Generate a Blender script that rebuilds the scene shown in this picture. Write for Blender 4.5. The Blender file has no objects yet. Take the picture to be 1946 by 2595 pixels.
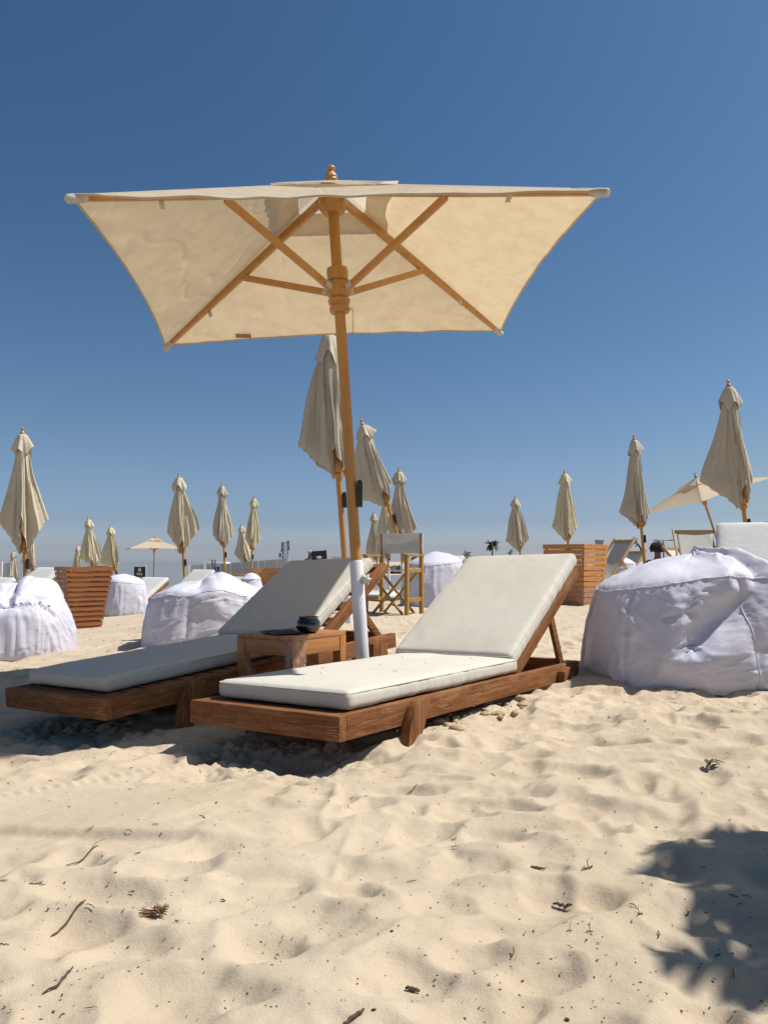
import bpy, bmesh, math, random
import numpy as np
from mathutils import Vector, Matrix
R = math.radians
PI = math.pi
random.seed(7)
rng = np.random.default_rng(11)

# ------------------------------------------------------------------ camera, sky, sun, exposure
sc = bpy.context.scene
C = bpy.data.collections.new('beach'); sc.collection.children.link(C)
F = 2107.0                       # focal length in photograph pixels
TH = 0.0594                      # camera pitch
cam = bpy.data.objects.new('camera', bpy.data.cameras.new('camera'))
sc.collection.objects.link(cam)
cam.data.sensor_fit = 'VERTICAL'; cam.data.sensor_height = 36.0
cam.data.lens = 36.0 * F / 2595.0
cam.data.clip_start = 0.05; cam.data.clip_end = 9000
cam.location = (0, 0, 0); cam.rotation_euler = (PI/2 + TH, 0, 0)
sc.camera = cam

SUN_AZ, SUN_EL = R(5), R(57.5)
SUNV = Vector((math.cos(SUN_EL)*math.cos(SUN_AZ), math.cos(SUN_EL)*math.sin(SUN_AZ), math.sin(SUN_EL)))
w = bpy.data.worlds.new("World"); sc.world = w; w.use_nodes = True
nt = w.node_tree
bg = nt.nodes['Background']; sky = nt.nodes.new('ShaderNodeTexSky')
sky.sky_type = 'NISHITA'; sky.sun_disc = False
sky.sun_elevation = SUN_EL; sky.sun_rotation = PI/2 - SUN_AZ
sky.altitude = 0; sky.air_density = 1.0; sky.dust_density = 1.0; sky.ozone_density = 1.5
SKYK = 0.085                     # hazy desert air: contrast of the sky raised, its low band cooled by the haze
def wn(typ, **kw):
    n = nt.nodes.new(typ)
    for k, v in kw.items(): setattr(n, k, v)
    return n
sc1_ = wn('ShaderNodeVectorMath', operation='SCALE'); sc1_.inputs['Scale'].default_value = SKYK; nt.links.new(sky.outputs[0], sc1_.inputs[0])
gm = wn('ShaderNodeGamma'); gm.inputs[1].default_value = 1.5; nt.links.new(sc1_.outputs[0], gm.inputs[0])
wt = wn('ShaderNodeTexCoord'); sx_ = wn('ShaderNodeSeparateXYZ'); nt.links.new(wt.outputs['Generated'], sx_.inputs[0])
wr_ = wn('ShaderNodeValToRGB'); nt.links.new(sx_.outputs[2], wr_.inputs[0])
SKYRAMP = [(0.0, (2.402, 2.722, 4.194)), (0.0155, (1.553, 1.775, 2.87)), (0.0487, (1.027, 1.16, 1.791)), (0.0818, (1.059, 1.108, 1.45)), (0.1453, (1.122, 1.148, 1.239)), (0.2824, (1.168, 1.312, 1.24)), (0.5683, (1.243, 1.546, 1.466))]
while len(wr_.color_ramp.elements) < len(SKYRAMP): wr_.color_ramp.elements.new(.5)
for el_, (p_, c_) in zip(wr_.color_ramp.elements, SKYRAMP): el_.position = p_; el_.color = (*[q*.5 for q in c_], 1)
ml = wn('ShaderNodeVectorMath', operation='MULTIPLY'); nt.links.new(gm.outputs[0], ml.inputs[0]); nt.links.new(wr_.outputs[0], ml.inputs[1])
s2_ = wn('ShaderNodeVectorMath', operation='SCALE'); s2_.inputs['Scale'].default_value = 2/SKYK; nt.links.new(ml.outputs[0], s2_.inputs[0])
mn_ = wn('ShaderNodeVectorMath', operation='MINIMUM'); mn_.inputs[1].default_value = (.36/SKYK, .40/SKYK, .46/SKYK); nt.links.new(s2_.outputs[0], mn_.inputs[0])
nt.links.new(mn_.outputs[0], bg.inputs[0]); bg.inputs[1].default_value = SKYK
sl = bpy.data.lights.new('sun', 'SUN'); sl.energy = 5.0; sl.angle = R(0.53); sl.color = (1.0, 0.95, 0.87)
so = bpy.data.objects.new('sun', sl); sc.collection.objects.link(so)
so.rotation_euler = SUNV.to_track_quat('Z', 'Y').to_euler()
sc.view_settings.view_transform = 'Standard'; sc.view_settings.look = 'None'
sc.view_settings.exposure = 0.25; sc.view_settings.gamma = 1.0
sc.cycles.max_bounces = 8

# ------------------------------------------------------------------ helpers
def at(u, v, Y):
    """world point seen at photograph pixel (u, v) at distance Y in front of the camera"""
    a = (u-973)/F; b = -(v-1297.5)/F
    d = Vector((a, math.cos(TH)-b*math.sin(TH), math.sin(TH)+b*math.cos(TH)))
    return d*(Y/d.y)

def _hash(ix, iy, iz, seed):
    n = (ix.astype(np.int64)*374761393 + iy.astype(np.int64)*668265263 + iz.astype(np.int64)*2147483647 + seed*144269) & 0xffffffff
    n = ((n ^ (n >> 13))*1274126177) & 0xffffffff
    n = ((n ^ (n >> 16))*2246822519) & 0xffffffff
    return ((n ^ (n >> 15)) & 0xffff)/32767.5 - 1.0
def vn(x, y, z=0.0, seed=0):
    x = np.asarray(x, float); y = np.asarray(y, float)+0*x; z = np.asarray(z, float)+0*x
    ix, iy, iz = np.floor(x), np.floor(y), np.floor(z)
    fx, fy, fz = x-ix, y-iy, z-iz
    fx, fy, fz = [f*f*f*(f*(f*6-15)+10) for f in (fx, fy, fz)]
    r = 0
    for a in (0, 1):
        for b in (0, 1):
            for c in (0, 1):
                r = r + _hash(ix+a, iy+b, iz+c, seed)*(fx if a else 1-fx)*(fy if b else 1-fy)*(fz if c else 1-fz)
    return r
def fbm(x, y, z=0.0, seed=0, o=4):
    r = 0; a = 1.0; s = 1.0
    for k in range(o):
        r = r + a*vn(x*s, y*s, np.asarray(z)*s, seed+k*17); a *= .5; s *= 2.03
    return r
def sst(a, b, x):
    t = np.clip((x-a)/(b-a), 0, 1); return t*t*(3-2*t)

def tag(o, label=None, cat=None, group=None, kind=None):
    if label: o['label'] = label
    if cat: o['category'] = cat
    if group: o['group'] = group
    if kind: o['kind'] = kind
    return o
def thing(name, label, cat, loc=(0, 0, 0), rot=(0, 0, 0), group=None):
    o = bpy.data.objects.new(name, None); C.objects.link(o)
    o.empty_display_size = .1
    o.location = loc; o.rotation_euler = rot
    return tag(o, label, cat, group)
def mesh_np(name, co, faces, mat, parent=None, smooth=True):
    me = bpy.data.meshes.new(name)
    co = np.asarray(co, float); faces = np.asarray(faces, int)
    n, k = faces.shape
    me.vertices.add(len(co)); me.vertices.foreach_set('co', co.ravel())
    me.loops.add(n*k); me.loops.foreach_set('vertex_index', faces.ravel())
    me.polygons.add(n); me.polygons.foreach_set('loop_start', np.arange(0, n*k, k)); me.polygons.foreach_set('loop_total', np.full(n, k))
    me.polygons.foreach_set('use_smooth', np.full(n, smooth))
    me.update(calc_edges=True); me.validate()
    me.materials.append(mat)
    o = bpy.data.objects.new(name, me); C.objects.link(o)
    if parent: o.parent = parent
    return o
class MB:
    def __init__(s): s.v = []; s.f = []
    def add(s, vs, fs):
        b = len(s.v); s.v += [tuple(p) for p in vs]; s.f += [tuple(i+b for i in f) for f in fs]; return s
    def box(s, lo, hi, M=None):
        x0, y0, z0 = lo; x1, y1, z1 = hi
        vs = [Vector(p) for p in ((x0,y0,z0),(x1,y0,z0),(x1,y1,z0),(x0,y1,z0),(x0,y0,z1),(x1,y0,z1),(x1,y1,z1),(x0,y1,z1))]
        if M: vs = [M @ p for p in vs]
        return s.add(vs, [(0,3,2,1),(4,5,6,7),(0,1,5,4),(1,2,6,5),(2,3,7,6),(3,0,4,7)])
    def bar(s, a, b, wd, ht, up=(0, 0, 1)):
        a = Vector(a); b = Vector(b); d = b-a; L = d.length; d.normalize()
        u = Vector(up); x = d.cross(u)
        if x.length < 1e-4: x = d.cross(Vector((1, 0, 0)))
        x.normalize(); z = x.cross(d)
        M = Matrix.Translation(a) @ Matrix((x, d, z)).transposed().to_4x4()
        return s.box((-wd/2, 0, -ht/2), (wd/2, L, ht/2), M)
    def tube(s, pts, rad, n=12, caps=True):
        pts = [Vector(p) for p in pts]
        if not hasattr(rad, '__len__'): rad = [rad]*len(pts)
        rings = []; px = None
        for i, p in enumerate(pts):
            d = (pts[min(i+1, len(pts)-1)]-pts[max(i-1, 0)])
            if d.length < 1e-9: d = Vector((0, 0, 1))
            d.normalize()
            if px is None:
                px = d.orthogonal().normalized()
            else:
                px = (px - d*px.dot(d)).normalized()
            py = d.cross(px)
            rings.append([p + (px*math.cos(2*PI*k/n)+py*math.sin(2*PI*k/n))*rad[i] for k in range(n)])
        vs = [q for r_ in rings for q in r_]; fs = []
        for i in range(len(pts)-1):
            for k in range(n):
                fs.append((i*n+k, i*n+(k+1) % n, (i+1)*n+(k+1) % n, (i+1)*n+k))
        if caps:
            fs.append(tuple(range(n-1, -1, -1))); fs.append(tuple((len(pts)-1)*n+k for k in range(n)))
        return s.add(vs, fs)
    def lathe(s, prof, n=20, M=None):
        vs = []; fs = []
        for r_, z in prof:
            for k in range(n):
                p = Vector((r_*math.cos(2*PI*k/n), r_*math.sin(2*PI*k/n), z)); vs.append(M @ p if M else p)
        for i in range(len(prof)-1):
            for k in range(n):
                fs.append((i*n+k, i*n+(k+1) % n, (i+1)*n+(k+1) % n, (i+1)*n+k))
        fs.append(tuple(range(n-1, -1, -1))); fs.append(tuple((len(prof)-1)*n+k for k in range(n)))
        return s.add(vs, fs)
    def prism(s, poly, x0, x1, plane='yz'):
        n = len(poly)
        def P(a, b, c): return (c, a, b) if plane == 'yz' else ((a, c, b) if plane == 'xz' else (a, b, c))
        vs = [P(a, b, x0) for a, b in poly]+[P(a, b, x1) for a, b in poly]
        fs = [tuple(range(n-1, -1, -1)), tuple(range(n, 2*n))]+[(i, (i+1) % n, n+(i+1) % n, n+i) for i in range(n)]
        return s.add(vs, fs)
    def build(s, name, mat, parent=None, smooth=False, bev=0.0, seg=2):
        bm = bmesh.new(); V = [bm.verts.new(p) for p in s.v]
        for f in s.f:
            try: bm.faces.new([V[i] for i in f])
            except ValueError: pass
        bmesh.ops.recalc_face_normals(bm, faces=bm.faces)
        if bev:
            ed = [e for e in bm.edges if len(e.link_faces) == 2 and e.calc_face_angle(0) > .5]
            bmesh.ops.bevel(bm, geom=ed, offset=bev, segments=seg, profile=.6, affect='EDGES', clamp_overlap=True)
        me = bpy.data.meshes.new(name); bm.to_mesh(me); bm.free()
        if smooth or bev:
            me.polygons.foreach_set('use_smooth', [True]*len(me.polygons))
            try: me.set_sharp_from_angle(angle=R(35))
            except Exception: pass
        me.materials.append(mat)
        o = bpy.data.objects.new(name, me); C.objects.link(o)
        if parent: o.parent = parent
        return o
def kids(o): return [c for c in C.objects if c.parent == o]
def copy_tree(o, parent=None):
    c = o.copy(); C.objects.link(c); c.parent = parent
    for ch in kids(o): copy_tree(ch, c)
    return c

# ------------------------------------------------------------------ materials
def nodes(name):
    m = bpy.data.materials.new(name); m.use_nodes = True
    return m, m.node_tree, m.node_tree.nodes['Principled BSDF']
def N(t, typ, **kw):
    n = t.nodes.new(typ)
    for k, v in kw.items():
        if k in n.inputs: n.inputs[k].default_value = v
        else: setattr(n, k, v)
    return n
def noise(t, vec, scale, detail=5, rough=.55, dist=0.0):
    n = N(t, 'ShaderNodeTexNoise', Scale=scale, Detail=detail, Roughness=rough, Distortion=dist)
    if vec is not None: t.links.new(vec, n.inputs['Vector'])
    return n.outputs['Fac']
def ramp(t, fac, stops):
    r_ = t.nodes.new('ShaderNodeValToRGB'); t.links.new(fac, r_.inputs[0]); e = r_.color_ramp.elements
    while len(e) < len(stops): e.new(.5)
    for el, (p, c) in zip(e, stops): el.position = p; el.color = (*c, 1) if len(c) == 3 else c
    return r_.outputs[0]
def mixc(t, fac, a, b, mode='MIX'):
    m = t.nodes.new('ShaderNodeMix'); m.data_type = 'RGBA'; m.blend_type = mode
    for s_, v in ((m.inputs[0], fac), (m.inputs[6], a), (m.inputs[7], b)):
        if isinstance(v, bpy.types.NodeSocket): t.links.new(v, s_)
        elif isinstance(v, (int, float)): s_.default_value = v
        else: s_.default_value = (*v, 1)
    return m.outputs[2]
def coords(t, scale=(1, 1, 1), kind='Object', rot=(0, 0, 0)):
    tc = t.nodes.new('ShaderNodeTexCoord'); mp = t.nodes.new('ShaderNodeMapping')
    mp.inputs['Scale'].default_value = scale; mp.inputs['Rotation'].default_value = rot
    t.links.new(tc.outputs[kind], mp.inputs[0]); return mp.outputs[0]
def bump(t, b, h, strength, dist=.01):
    n = N(t, 'ShaderNodeBump', Strength=strength, Distance=dist); t.links.new(h, n.inputs['Height'])
    t.links.new(n.outputs[0], b.inputs['Normal']); return n

def wood(name, base, dark, light, axis='y', scratch=0.0, rough=.55, ring=18.0):
    """planks with the grain along one object axis, worn patches and light scratches"""
    m, t, b = nodes(name)
    k = {'x': (.06, 1, 1), 'y': (1, .06, 1), 'z': (1, 1, .06)}[axis]
    v = coords(t, k); v0 = coords(t)
    g = noise(t, v, ring*3.2, 7, .65, .6)
    c = ramp(t, g, [(.25, dark), (.5, base), (.78, tuple(.5*(p+q) for p, q in zip(base, light)))])
    if scratch:
        k2 = {'x': (.04, 1, 1.0), 'y': (1, .04, 1.0), 'z': (1, 1, .04)}[axis]
        s1 = noise(t, coords(t, k2), 190, 3, .6, .4)
        pa = noise(t, v0, 7, 4, .6)
        sm = N(t, 'ShaderNodeMath', operation='MULTIPLY'); 
        t.links.new(ramp(t, s1, [(.55, (0, 0, 0)), (.65, (1, 1, 1))]), sm.inputs[0])
        t.links.new(ramp(t, pa, [(.45, (0, 0, 0)), (.62, (1, 1, 1))]), sm.inputs[1])
        sm2 = N(t, 'ShaderNodeMath', operation='MULTIPLY'); t.links.new(sm.outputs[0], sm2.inputs[0]); sm2.inputs[1].default_value = scratch
        c = mixc(t, sm2.outputs[0], c, light)
        pb = ramp(t, noise(t, coords(t, tuple(.35 if q < 1 else 1 for q in k)), 11, 5, .65, 1.2), [(.5, (0, 0, 0)), (.56, (1, 1, 1))])
        mm = N(t, 'ShaderNodeMath', operation='MULTIPLY'); t.links.new(pb, mm.inputs[0]); mm.inputs[1].default_value = .25
        c = mixc(t, mm.outputs[0], c, tuple(.6*p+.4*q for p, q in zip(base, light)))
    t.links.new(c, b.inputs['Base Color'])
    b.inputs['Roughness'].default_value = rough; b.inputs['Specular IOR Level'].default_value = .28 if scratch else .5
    bump(t, b, g, .35, .004)
    return m
RED = ((.175, .062, .016), (.072, .023, .006), (.42, .245, .13))
M = {}
for ax in 'xyz':
    M['red_'+ax] = wood('weathered_red_wood_'+ax, *RED, axis=ax, scratch=.75, rough=.75)
    M['pine_'+ax] = wood('varnished_pine_'+ax, (.36, .150, .044), (.21, .078, .020), (.50, .26, .10), axis=ax, rough=.4)
    M['slat_'+ax] = wood('planter_wood_'+ax, (.30, .105, .030), (.17, .05, .014), (.42, .2, .08), axis=ax, rough=.5)
    M['slatb_'+ax] = wood('orange_planter_wood_'+ax, (.47, .20, .052), (.31, .11, .026), (.58, .32, .12), axis=ax, rough=.5)
    M['pole_'+ax] = wood('umbrella_wood_'+ax, (.42, .205, .045), (.33, .15, .03), (.52, .28, .08), axis=ax, rough=.35, ring=8)
    M['ribw_'+ax] = wood('rib_wood_'+ax, (.46, .23, .065), (.34, .15, .035), (.55, .30, .11), axis=ax, rough=.45, ring=8)
    M['chair_'+ax] = wood('ochre_chair_wood_'+ax, (.34, .18, .022), (.26, .125, .015), (.42, .24, .045), axis=ax, rough=.4, ring=8)
    M['deck_'+ax] = wood('pale_deck_chair_wood_'+ax, (.40, .25, .12), (.26, .15, .07), (.5, .36, .2), axis=ax, rough=.6)

def cloth(name, col, stain, stain_amt=.4, trans=0.0, weave=900, wr=.3, sc1=3.0, tcol=None, rough=.85, wscale=9, wdist=.02, sheen=0.0):
    m, t, b = nodes(name)
    v = coords(t)
    n1 = noise(t, v, sc1, 6, .6, .8); n2 = noise(t, v, wscale, 4, .5, .6)
    f = ramp(t, n1, [(.42, (0, 0, 0)), (.75, (stain_amt,)*3)])
    c = mixc(t, f, col, stain)
    t.links.new(c, b.inputs['Base Color']); b.inputs['Roughness'].default_value = rough
    if sheen: b.inputs['Specular IOR Level'].default_value = sheen
    wv = noise(t, v, weave, 2, .5)
    ad = N(t, 'ShaderNodeMath', operation='MULTIPLY_ADD'); t.links.new(wv, ad.inputs[0]); ad.inputs[1].default_value = .04; t.links.new(n2, ad.inputs[2])
    bn = bump(t, b, ad.outputs[0], wr, wdist)
    if trans:
        tr = t.nodes.new('ShaderNodeBsdfTranslucent'); mx = t.nodes.new('ShaderNodeMixShader')
        if tcol: t.links.new(mixc(t, f, tcol, tuple(p*q*1.3 for p, q in zip(tcol, stain))), tr.inputs[0])
        else: t.links.new(c, tr.inputs[0])
        t.links.new(bn.outputs[0], tr.inputs['Normal'])
        mx.inputs[0].default_value = trans
        t.links.new(b.outputs[0], mx.inputs[1]); t.links.new(tr.outputs[0], mx.inputs[2])
        t.links.new(mx.outputs[0], t.nodes['Material Output'].inputs[0])
    return m
M['canopy'] = cloth('canopy_canvas', (.60, .53, .42), (.40, .31, .21), .30, .40, 700, .14, 9, (.68, .53, .325), wscale=6)
M['cap'] = cloth('vent_cap_canvas', (.68, .60, .48), (.50, .41, .30), .5, .5, 700, .4, 5)
M['furl'] = cloth('furled_canvas_taupe', (.53, .475, .375), (.40, .35, .27), .5, .12, 500, .5, 2.5, wscale=14)
M['furl2'] = cloth('furled_canvas_cream', (.68, .62, .44), (.52, .47, .33), .5, .22, 500, .5, 2.5, wscale=14)
M['furl3'] = cloth('furled_canvas_beige', (.62, .545, .41), (.48, .41, .31), .5, .15, 500, .5, 2.5, wscale=14)
M['mat'] = cloth('mattress_canvas', (.535, .515, .46), (.46, .42, .36), .45, 0, 1200, .2, 5, wscale=16, wdist=.007)
M['mat2'] = cloth('mattress_canvas_far', (.55, .555, .54), (.48, .46, .42), .3, 0, 600, .25, 5)
M['bag'] = cloth('beanbag_vinyl', (.56, .555, .655), (.50, .47, .50), .35, 0, 2200, .3, 2.2, rough=.58, wscale=16, wdist=.008, sheen=.5)
M['sling'] = cloth('sling_canvas', (.66, .64, .58), (.55, .52, .45), .3, .25, 600, .3, 6)
M['grey'] = cloth('grey_white_canvas', (.55, .53, .52), (.45, .43, .42), .4, .15, 600, .5, 8)
M['pale'] = cloth('pale_canvas_pocket', (.55, .52, .46), (.35, .32, .28), .6, .1, 500, .5, 30)

def plain(name, col, rough=.5, metal=0.0, var=.12, scale=8, coat=0.0, bmp=0.0):
    m, t, b = nodes(name); v = coords(t)
    f = noise(t, v, scale, 5, .6)
    c = ramp(t, f, [(.3, tuple(x*(1-var) for x in col)), (.7, tuple(min(1, x*(1+var)) for x in col))])
    t.links.new(c, b.inputs['Base Color']); b.inputs['Roughness'].default_value = rough; b.inputs['Metallic'].default_value = metal
    b.inputs['Coat Weight'].default_value = coat
    if bmp: bump(t, b, f, bmp, .005)
    return m
M['white_metal'] = plain('white_painted_metal', (.66, .68, .72), .35, var=.06)
M['chip'] = plain('bare_dark_metal', (.03, .03, .035), .5)
M['black'] = plain('black_plastic', (.012, .012, .014), .45)
M['ceramic'] = plain('black_glazed_ceramic', (.010, .012, .014), .12, coat=.6)
M['sign'] = plain('black_sign_board', (.008, .009, .010), .4)
M['signwhite'] = plain('white_sign_paint', (.75, .75, .75), .6, var=.03)
M['fence'] = plain('white_panel', (.42, .44, .46), .7, var=.05)
M['brass'] = plain('tarnished_chain', (.25, .2, .12), .4, .8)
M['dark_cloth'] = plain('dark_purple_cloth', (.03, .022, .04), .8)
M['skin'] = plain('brown_skin', (.16, .085, .055), .55)
M['hair'] = plain('black_hair', (.010, .009, .009), .8, bmp=.5, scale=60)
M['navy'] = plain('dark_navy_shirt', (.012, .014, .025), .85)
M['capcloth'] = plain('grey_cap_cloth', (.35, .33, .34), .8)
M['bark'] = plain('palm_bark', (.10, .065, .04), .9, bmp=.6, scale=20)
M['leaf'] = plain('palm_leaf', (.045, .06, .022), .6, var=.4)
M['bush'] = plain('far_bush', (.035, .045, .03), .8, var=.4)
M['steel'] = plain('grey_steel', (.25, .26, .28), .5, .4)
M['tower'] = plain('tower_paint', (.32, .28, .30), .6)
M['blue'] = plain('blue_painted_metal', (.09, .16, .30), .5)
M['labelpink'] = cloth('pink_label', (.42, .26, .22), (.30, .16, .14), .8, .2, 400, .1, 60)
M['twig'] = plain('dry_twig', (.085, .055, .035), .9, var=.5, scale=40)
M['leafdry'] = plain('dry_leaf', (.075, .04, .02), .8, var=.5, scale=60)
M['shell'] = plain('pale_shell', (.5, .42, .33), .6, var=.3, scale=60)
M['stone'] = plain('sandy_stone', (.40, .31, .20), .9, var=.35, scale=18, bmp=.5)
M['inkgrey'] = plain('faded_print', (.25, .2, .22), .8)

# plastic wrap: thin glossy film
def film():
    m, t, b = nodes('stretch_film')
    b.inputs['Base Color'].default_value = (.75, .62, .55, 1); b.inputs['Roughness'].default_value = .25
    v = coords(t, (1, 1, .25)); n_ = noise(t, v, 55, 5, .7, 1.5); bump(t, b, n_, .9, .01)
    tr = t.nodes.new('ShaderNodeBsdfTransparent'); tr.inputs[0].default_value = (.9, .84, .8, 1)
    mx = t.nodes.new('ShaderNodeMixShader')
    t.links.new(ramp(t, n_, [(.45, (.08,)*3), (.7, (.55,)*3)]), mx.inputs[0])
    t.links.new(tr.outputs[0], mx.inputs[1]); t.links.new(b.outputs[0], mx.inputs[2])
    t.links.new(mx.outputs[0], t.nodes['Material Output'].inputs[0]); return m
M['film'] = film()

def sand_mat():
    m, t, b = nodes('beach_sand')
    v = coords(t)
    big = noise(t, v, 1.6, 4, .55, .4)
    fine = noise(t, v, 420, 3, .75); mid = noise(t, v, 60, 5, .65); grain = noise(t, v, 950, 2, .8)
    c = ramp(t, big, [(.3, (.455, .372, .272)), (.7, (.52, .434, .330))])
    c = mixc(t, .75, c, ramp(t, fine, [(.22, (.45, .43, .40)), (.42, (.90, .90, .90)), (.62, (1.06, 1.05, 1.03)), (.8, (1.35, 1.3, 1.2))]), 'MULTIPLY')
    sp = ramp(t, grain, [(.72, (0, 0, 0)), (.78, (.6, .6, .6))])
    c = mixc(t, sp, c, (.20, .14, .10))
    t.links.new(c, b.inputs['Base Color']); b.inputs['Roughness'].default_value = .95
    b.inputs['Specular IOR Level'].default_value = .2
    a = N(t, 'ShaderNodeMath', operation='MULTIPLY_ADD'); t.links.new(fine, a.inputs[0]); a.inputs[1].default_value = .5; t.links.new(mid, a.inputs[2])
    bump(t, b, a.outputs[0], .55, .006)
    return m
M['sand'] = sand_mat()

# ------------------------------------------------------------------ ground
def g(x, y):
    """large-scale level of the sand"""
    x = np.asarray(x, float); y = np.asarray(y, float)+0*x; x = x+0*y
    z = -.745 + .045*np.clip(x, -2.5, 1.5)*sst(1.5, 3.5, y)*(1-sst(4.5, 6, y))
    z = z + .105*sst(3.9, 5.6, y)*np.exp(-((x+.1)/2.2)**2)
    z = z + .035*sst(5, 9, y)*(1-sst(12, 18, y))
    z = z + .055*np.clip(x+1.0, -5, 0)*sst(5.0, 7.0, y)*(1-sst(20, 30, y))
    z = z - 2.4*sst(15, 60, y) + 1.25*sst(120, 150, y)*sst(-45, -8, x)
    return z
def G(x, y): return float(g(np.array([x]), np.array([y]))[0])

def axis_pts(lo, hi, fine, gr, far_lo, far_hi):
    mid = np.arange(lo, hi+fine*.5, fine)
    a = []; s = fine; p = hi
    while p < far_hi: s *= gr; p += s; a.append(p)
    c = []; s = fine; p = lo
    while p > far_lo: s *= gr; p -= s; c.append(p)
    return np.concatenate([np.array(c[::-1]), mid, np.array(a)])
xs = axis_pts(-2.3, 2.6, .0085, 1.06, -3500, 3500)
ys = axis_pts(1.15, 4.6, .0085, 1.018, -60, 4500)
XX, YY = np.meshgrid(xs, ys)
ZZ = np.zeros_like(XX)
# trodden sand: overlapping scooped prints with soft rims
WX = .035*fbm(XX*5, YY*5, 0, 101, 3); WY = .035*fbm(XX*5, YY*5, 0, 131, 3)
near = [(rng.uniform(-3.2, 3.4), rng.uniform(1.0, 7.0)) for _ in range(1500)]
far_ = [(rng.uniform(-10, 10), rng.uniform(6.5, 17)) for _ in range(2600)]
for X0, Y0 in near+far_:
    big = rng.uniform() < .6
    a_, b_ = (rng.uniform(.08, .16), rng.uniform(.055, .10)) if big else (rng.uniform(.05, .10), rng.uniform(.035, .065))
    an = rng.uniform(-.5, 1.3); dep = (rng.uniform(.020, .046) if big else rng.uniform(.008, .020))
    i0, i1 = np.searchsorted(xs, [X0-.36, X0+.36]); j0, j1 = np.searchsorted(ys, [Y0-.36, Y0+.36])
    if i1-i0 < 3 or j1-j0 < 3: continue
    dx = XX[j0:j1, i0:i1]-X0+WX[j0:j1, i0:i1]; dy = YY[j0:j1, i0:i1]-Y0+WY[j0:j1, i0:i1]
    u_ = (dx*math.cos(an)+dy*math.sin(an))/a_; v_ = (-dx*math.sin(an)+dy*math.cos(an))/b_
    d2 = u_*u_+v_*v_; d_ = np.sqrt(d2)
    Z = ZZ[j0:j1, i0:i1]
    bowl = - dep + dep*1.1*d2*(1+.3*np.clip(u_, -1.2, 1.2))
    k_ = .005
    h_ = np.clip(.5+.5*(bowl-Z)/k_, 0, 1)
    ZZ[j0:j1, i0:i1] = bowl*(1-h_)+Z*h_ - k_*h_*(1-h_)
def blur(A, n):
    for _ in range(n):
        A[1:-1, :] = .25*A[:-2, :]+.5*A[1:-1, :]+.25*A[2:, :]
        A[:, 1:-1] = .25*A[:, :-2]+.5*A[:, 1:-1]+.25*A[:, 2:]
    return A
ZZ = blur(ZZ, 1)
ZZ -= ZZ[(YY > 1.2) & (YY < 5)].mean()
# raked smooth patch at the front left with a wheel-track edge across it
sm = np.exp(-(((XX+1.15)/.85)**2+((YY-2.62)/.42)**2)**2)
ZZ *= (1-.88*sm)
ZZ += sm*.0012*np.sin((YY*.95+XX*.25)*210)*(.4+.6*vn(XX*6, YY*6, 0, 3))
tp = (XX+1.30)*.30+(YY-2.47)*.954 + .03*np.sin(XX*2.3)       # signed distance to the track edge
along = sst(-2.6, -1.6, XX)*(1-sst(-.55, -.35, XX))
ZZ -= .024*along*sst(.03, -.012, tp)*(1-sst(.0, -.25, tp)*.8)
t2 = (XX+1.1)*-.62+(YY-2.93)*.785
ZZ += .004*np.exp(-(t2/.03)**2)*np.sin((XX*.785+YY*.62)*150)*(XX < -.75)*(XX > -2)*(YY > 2.5)*(YY < 3.4)
# hollows under the front ends of the loungers, crumbly lips
hol = np.exp(-(((XX+.42)*.83+(YY-3.3)*(-.55))/.42)**2-(((XX+.42)*.55+(YY-3.3)*.83)/.30)**2)
ZZ -= .055*hol
hol2 = np.exp(-(((XX+1.45)*.83+(YY-3.95)*(-.55))/.40)**2-(((XX+1.45)*.55+(YY-3.95)*.83)/.28)**2)
ZZ -= .045*hol2
lump = sst(.12, .55, hol+hol2)*(1-sst(.85, 1.0, hol+hol2))
rough_ = np.abs(fbm(XX*14, YY*14, 0, 5, 4))
ZZ += (.020*lump+.004*sst(3.0, 3.6, YY))*(rough_-.35)
ZZ += .0032*fbm(XX*13, YY*13, 0, 19, 3)*(YY < 9)*(1-.8*sm)
ZZ += .0012*fbm(XX*45, YY*45, 0, 9, 2)*(YY < 7)
ZZ += .014*fbm(XX*1.7, YY*1.7, 0, 21, 3)*(1-.8*sm)
ZZ += .019*(.5-np.abs(vn(XX*6.3+.8*vn(XX*4, YY*4, 0, 72), YY*7.4, 0, 71)))*(1-.92*sm)*(YY < 9)
ZZ += .05*fbm(XX*.12, YY*.12, 0, 31, 3)*sst(14, 30, YY)
MICRO = ZZ
ZZ += .010*(YY < 60)+.040*np.exp(-((XX-.16)/.22)**2-((YY-3.34)/.20)**2)
ZG = g(XX, YY)+ZZ
ny, nx = XX.shape
idx = np.arange(ny*nx).reshape(ny, nx)
fc = np.stack([idx[:-1, :-1], idx[:-1, 1:], idx[1:, 1:], idx[1:, :-1]], -1).reshape(-1, 4)
sand = mesh_np('sand', np.stack([XX, YY, ZG], -1).reshape(-1, 3), fc, M['sand'])
tag(sand, 'pale trodden beach sand with soft footprints', kind='structure')
wm, wt2, wb2 = nodes('calm_sea')
wb2.inputs['Base Color'].default_value = (.185, .20, .212, 1); wb2.inputs['Roughness'].default_value = .45
bump(wt2, wb2, noise(wt2, coords(wt2, (.25, 1, 1)), 1.3, 4, .6), .25, .15)
tag(mesh_np('sea', [(-3400, 30, -2.25), (3400, 30, -2.25), (3400, 4400, -2.25), (-3400, 4400, -2.25)], [(0, 1, 2, 3)], wm), 'calm hazy sea beyond the beach', kind='structure')
def H(x, y):
    i = min(max(int(np.searchsorted(xs, x)), 1), nx-1); j = min(max(int(np.searchsorted(ys, y)), 1), ny-1)
    return float(ZG[j, i])
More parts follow.
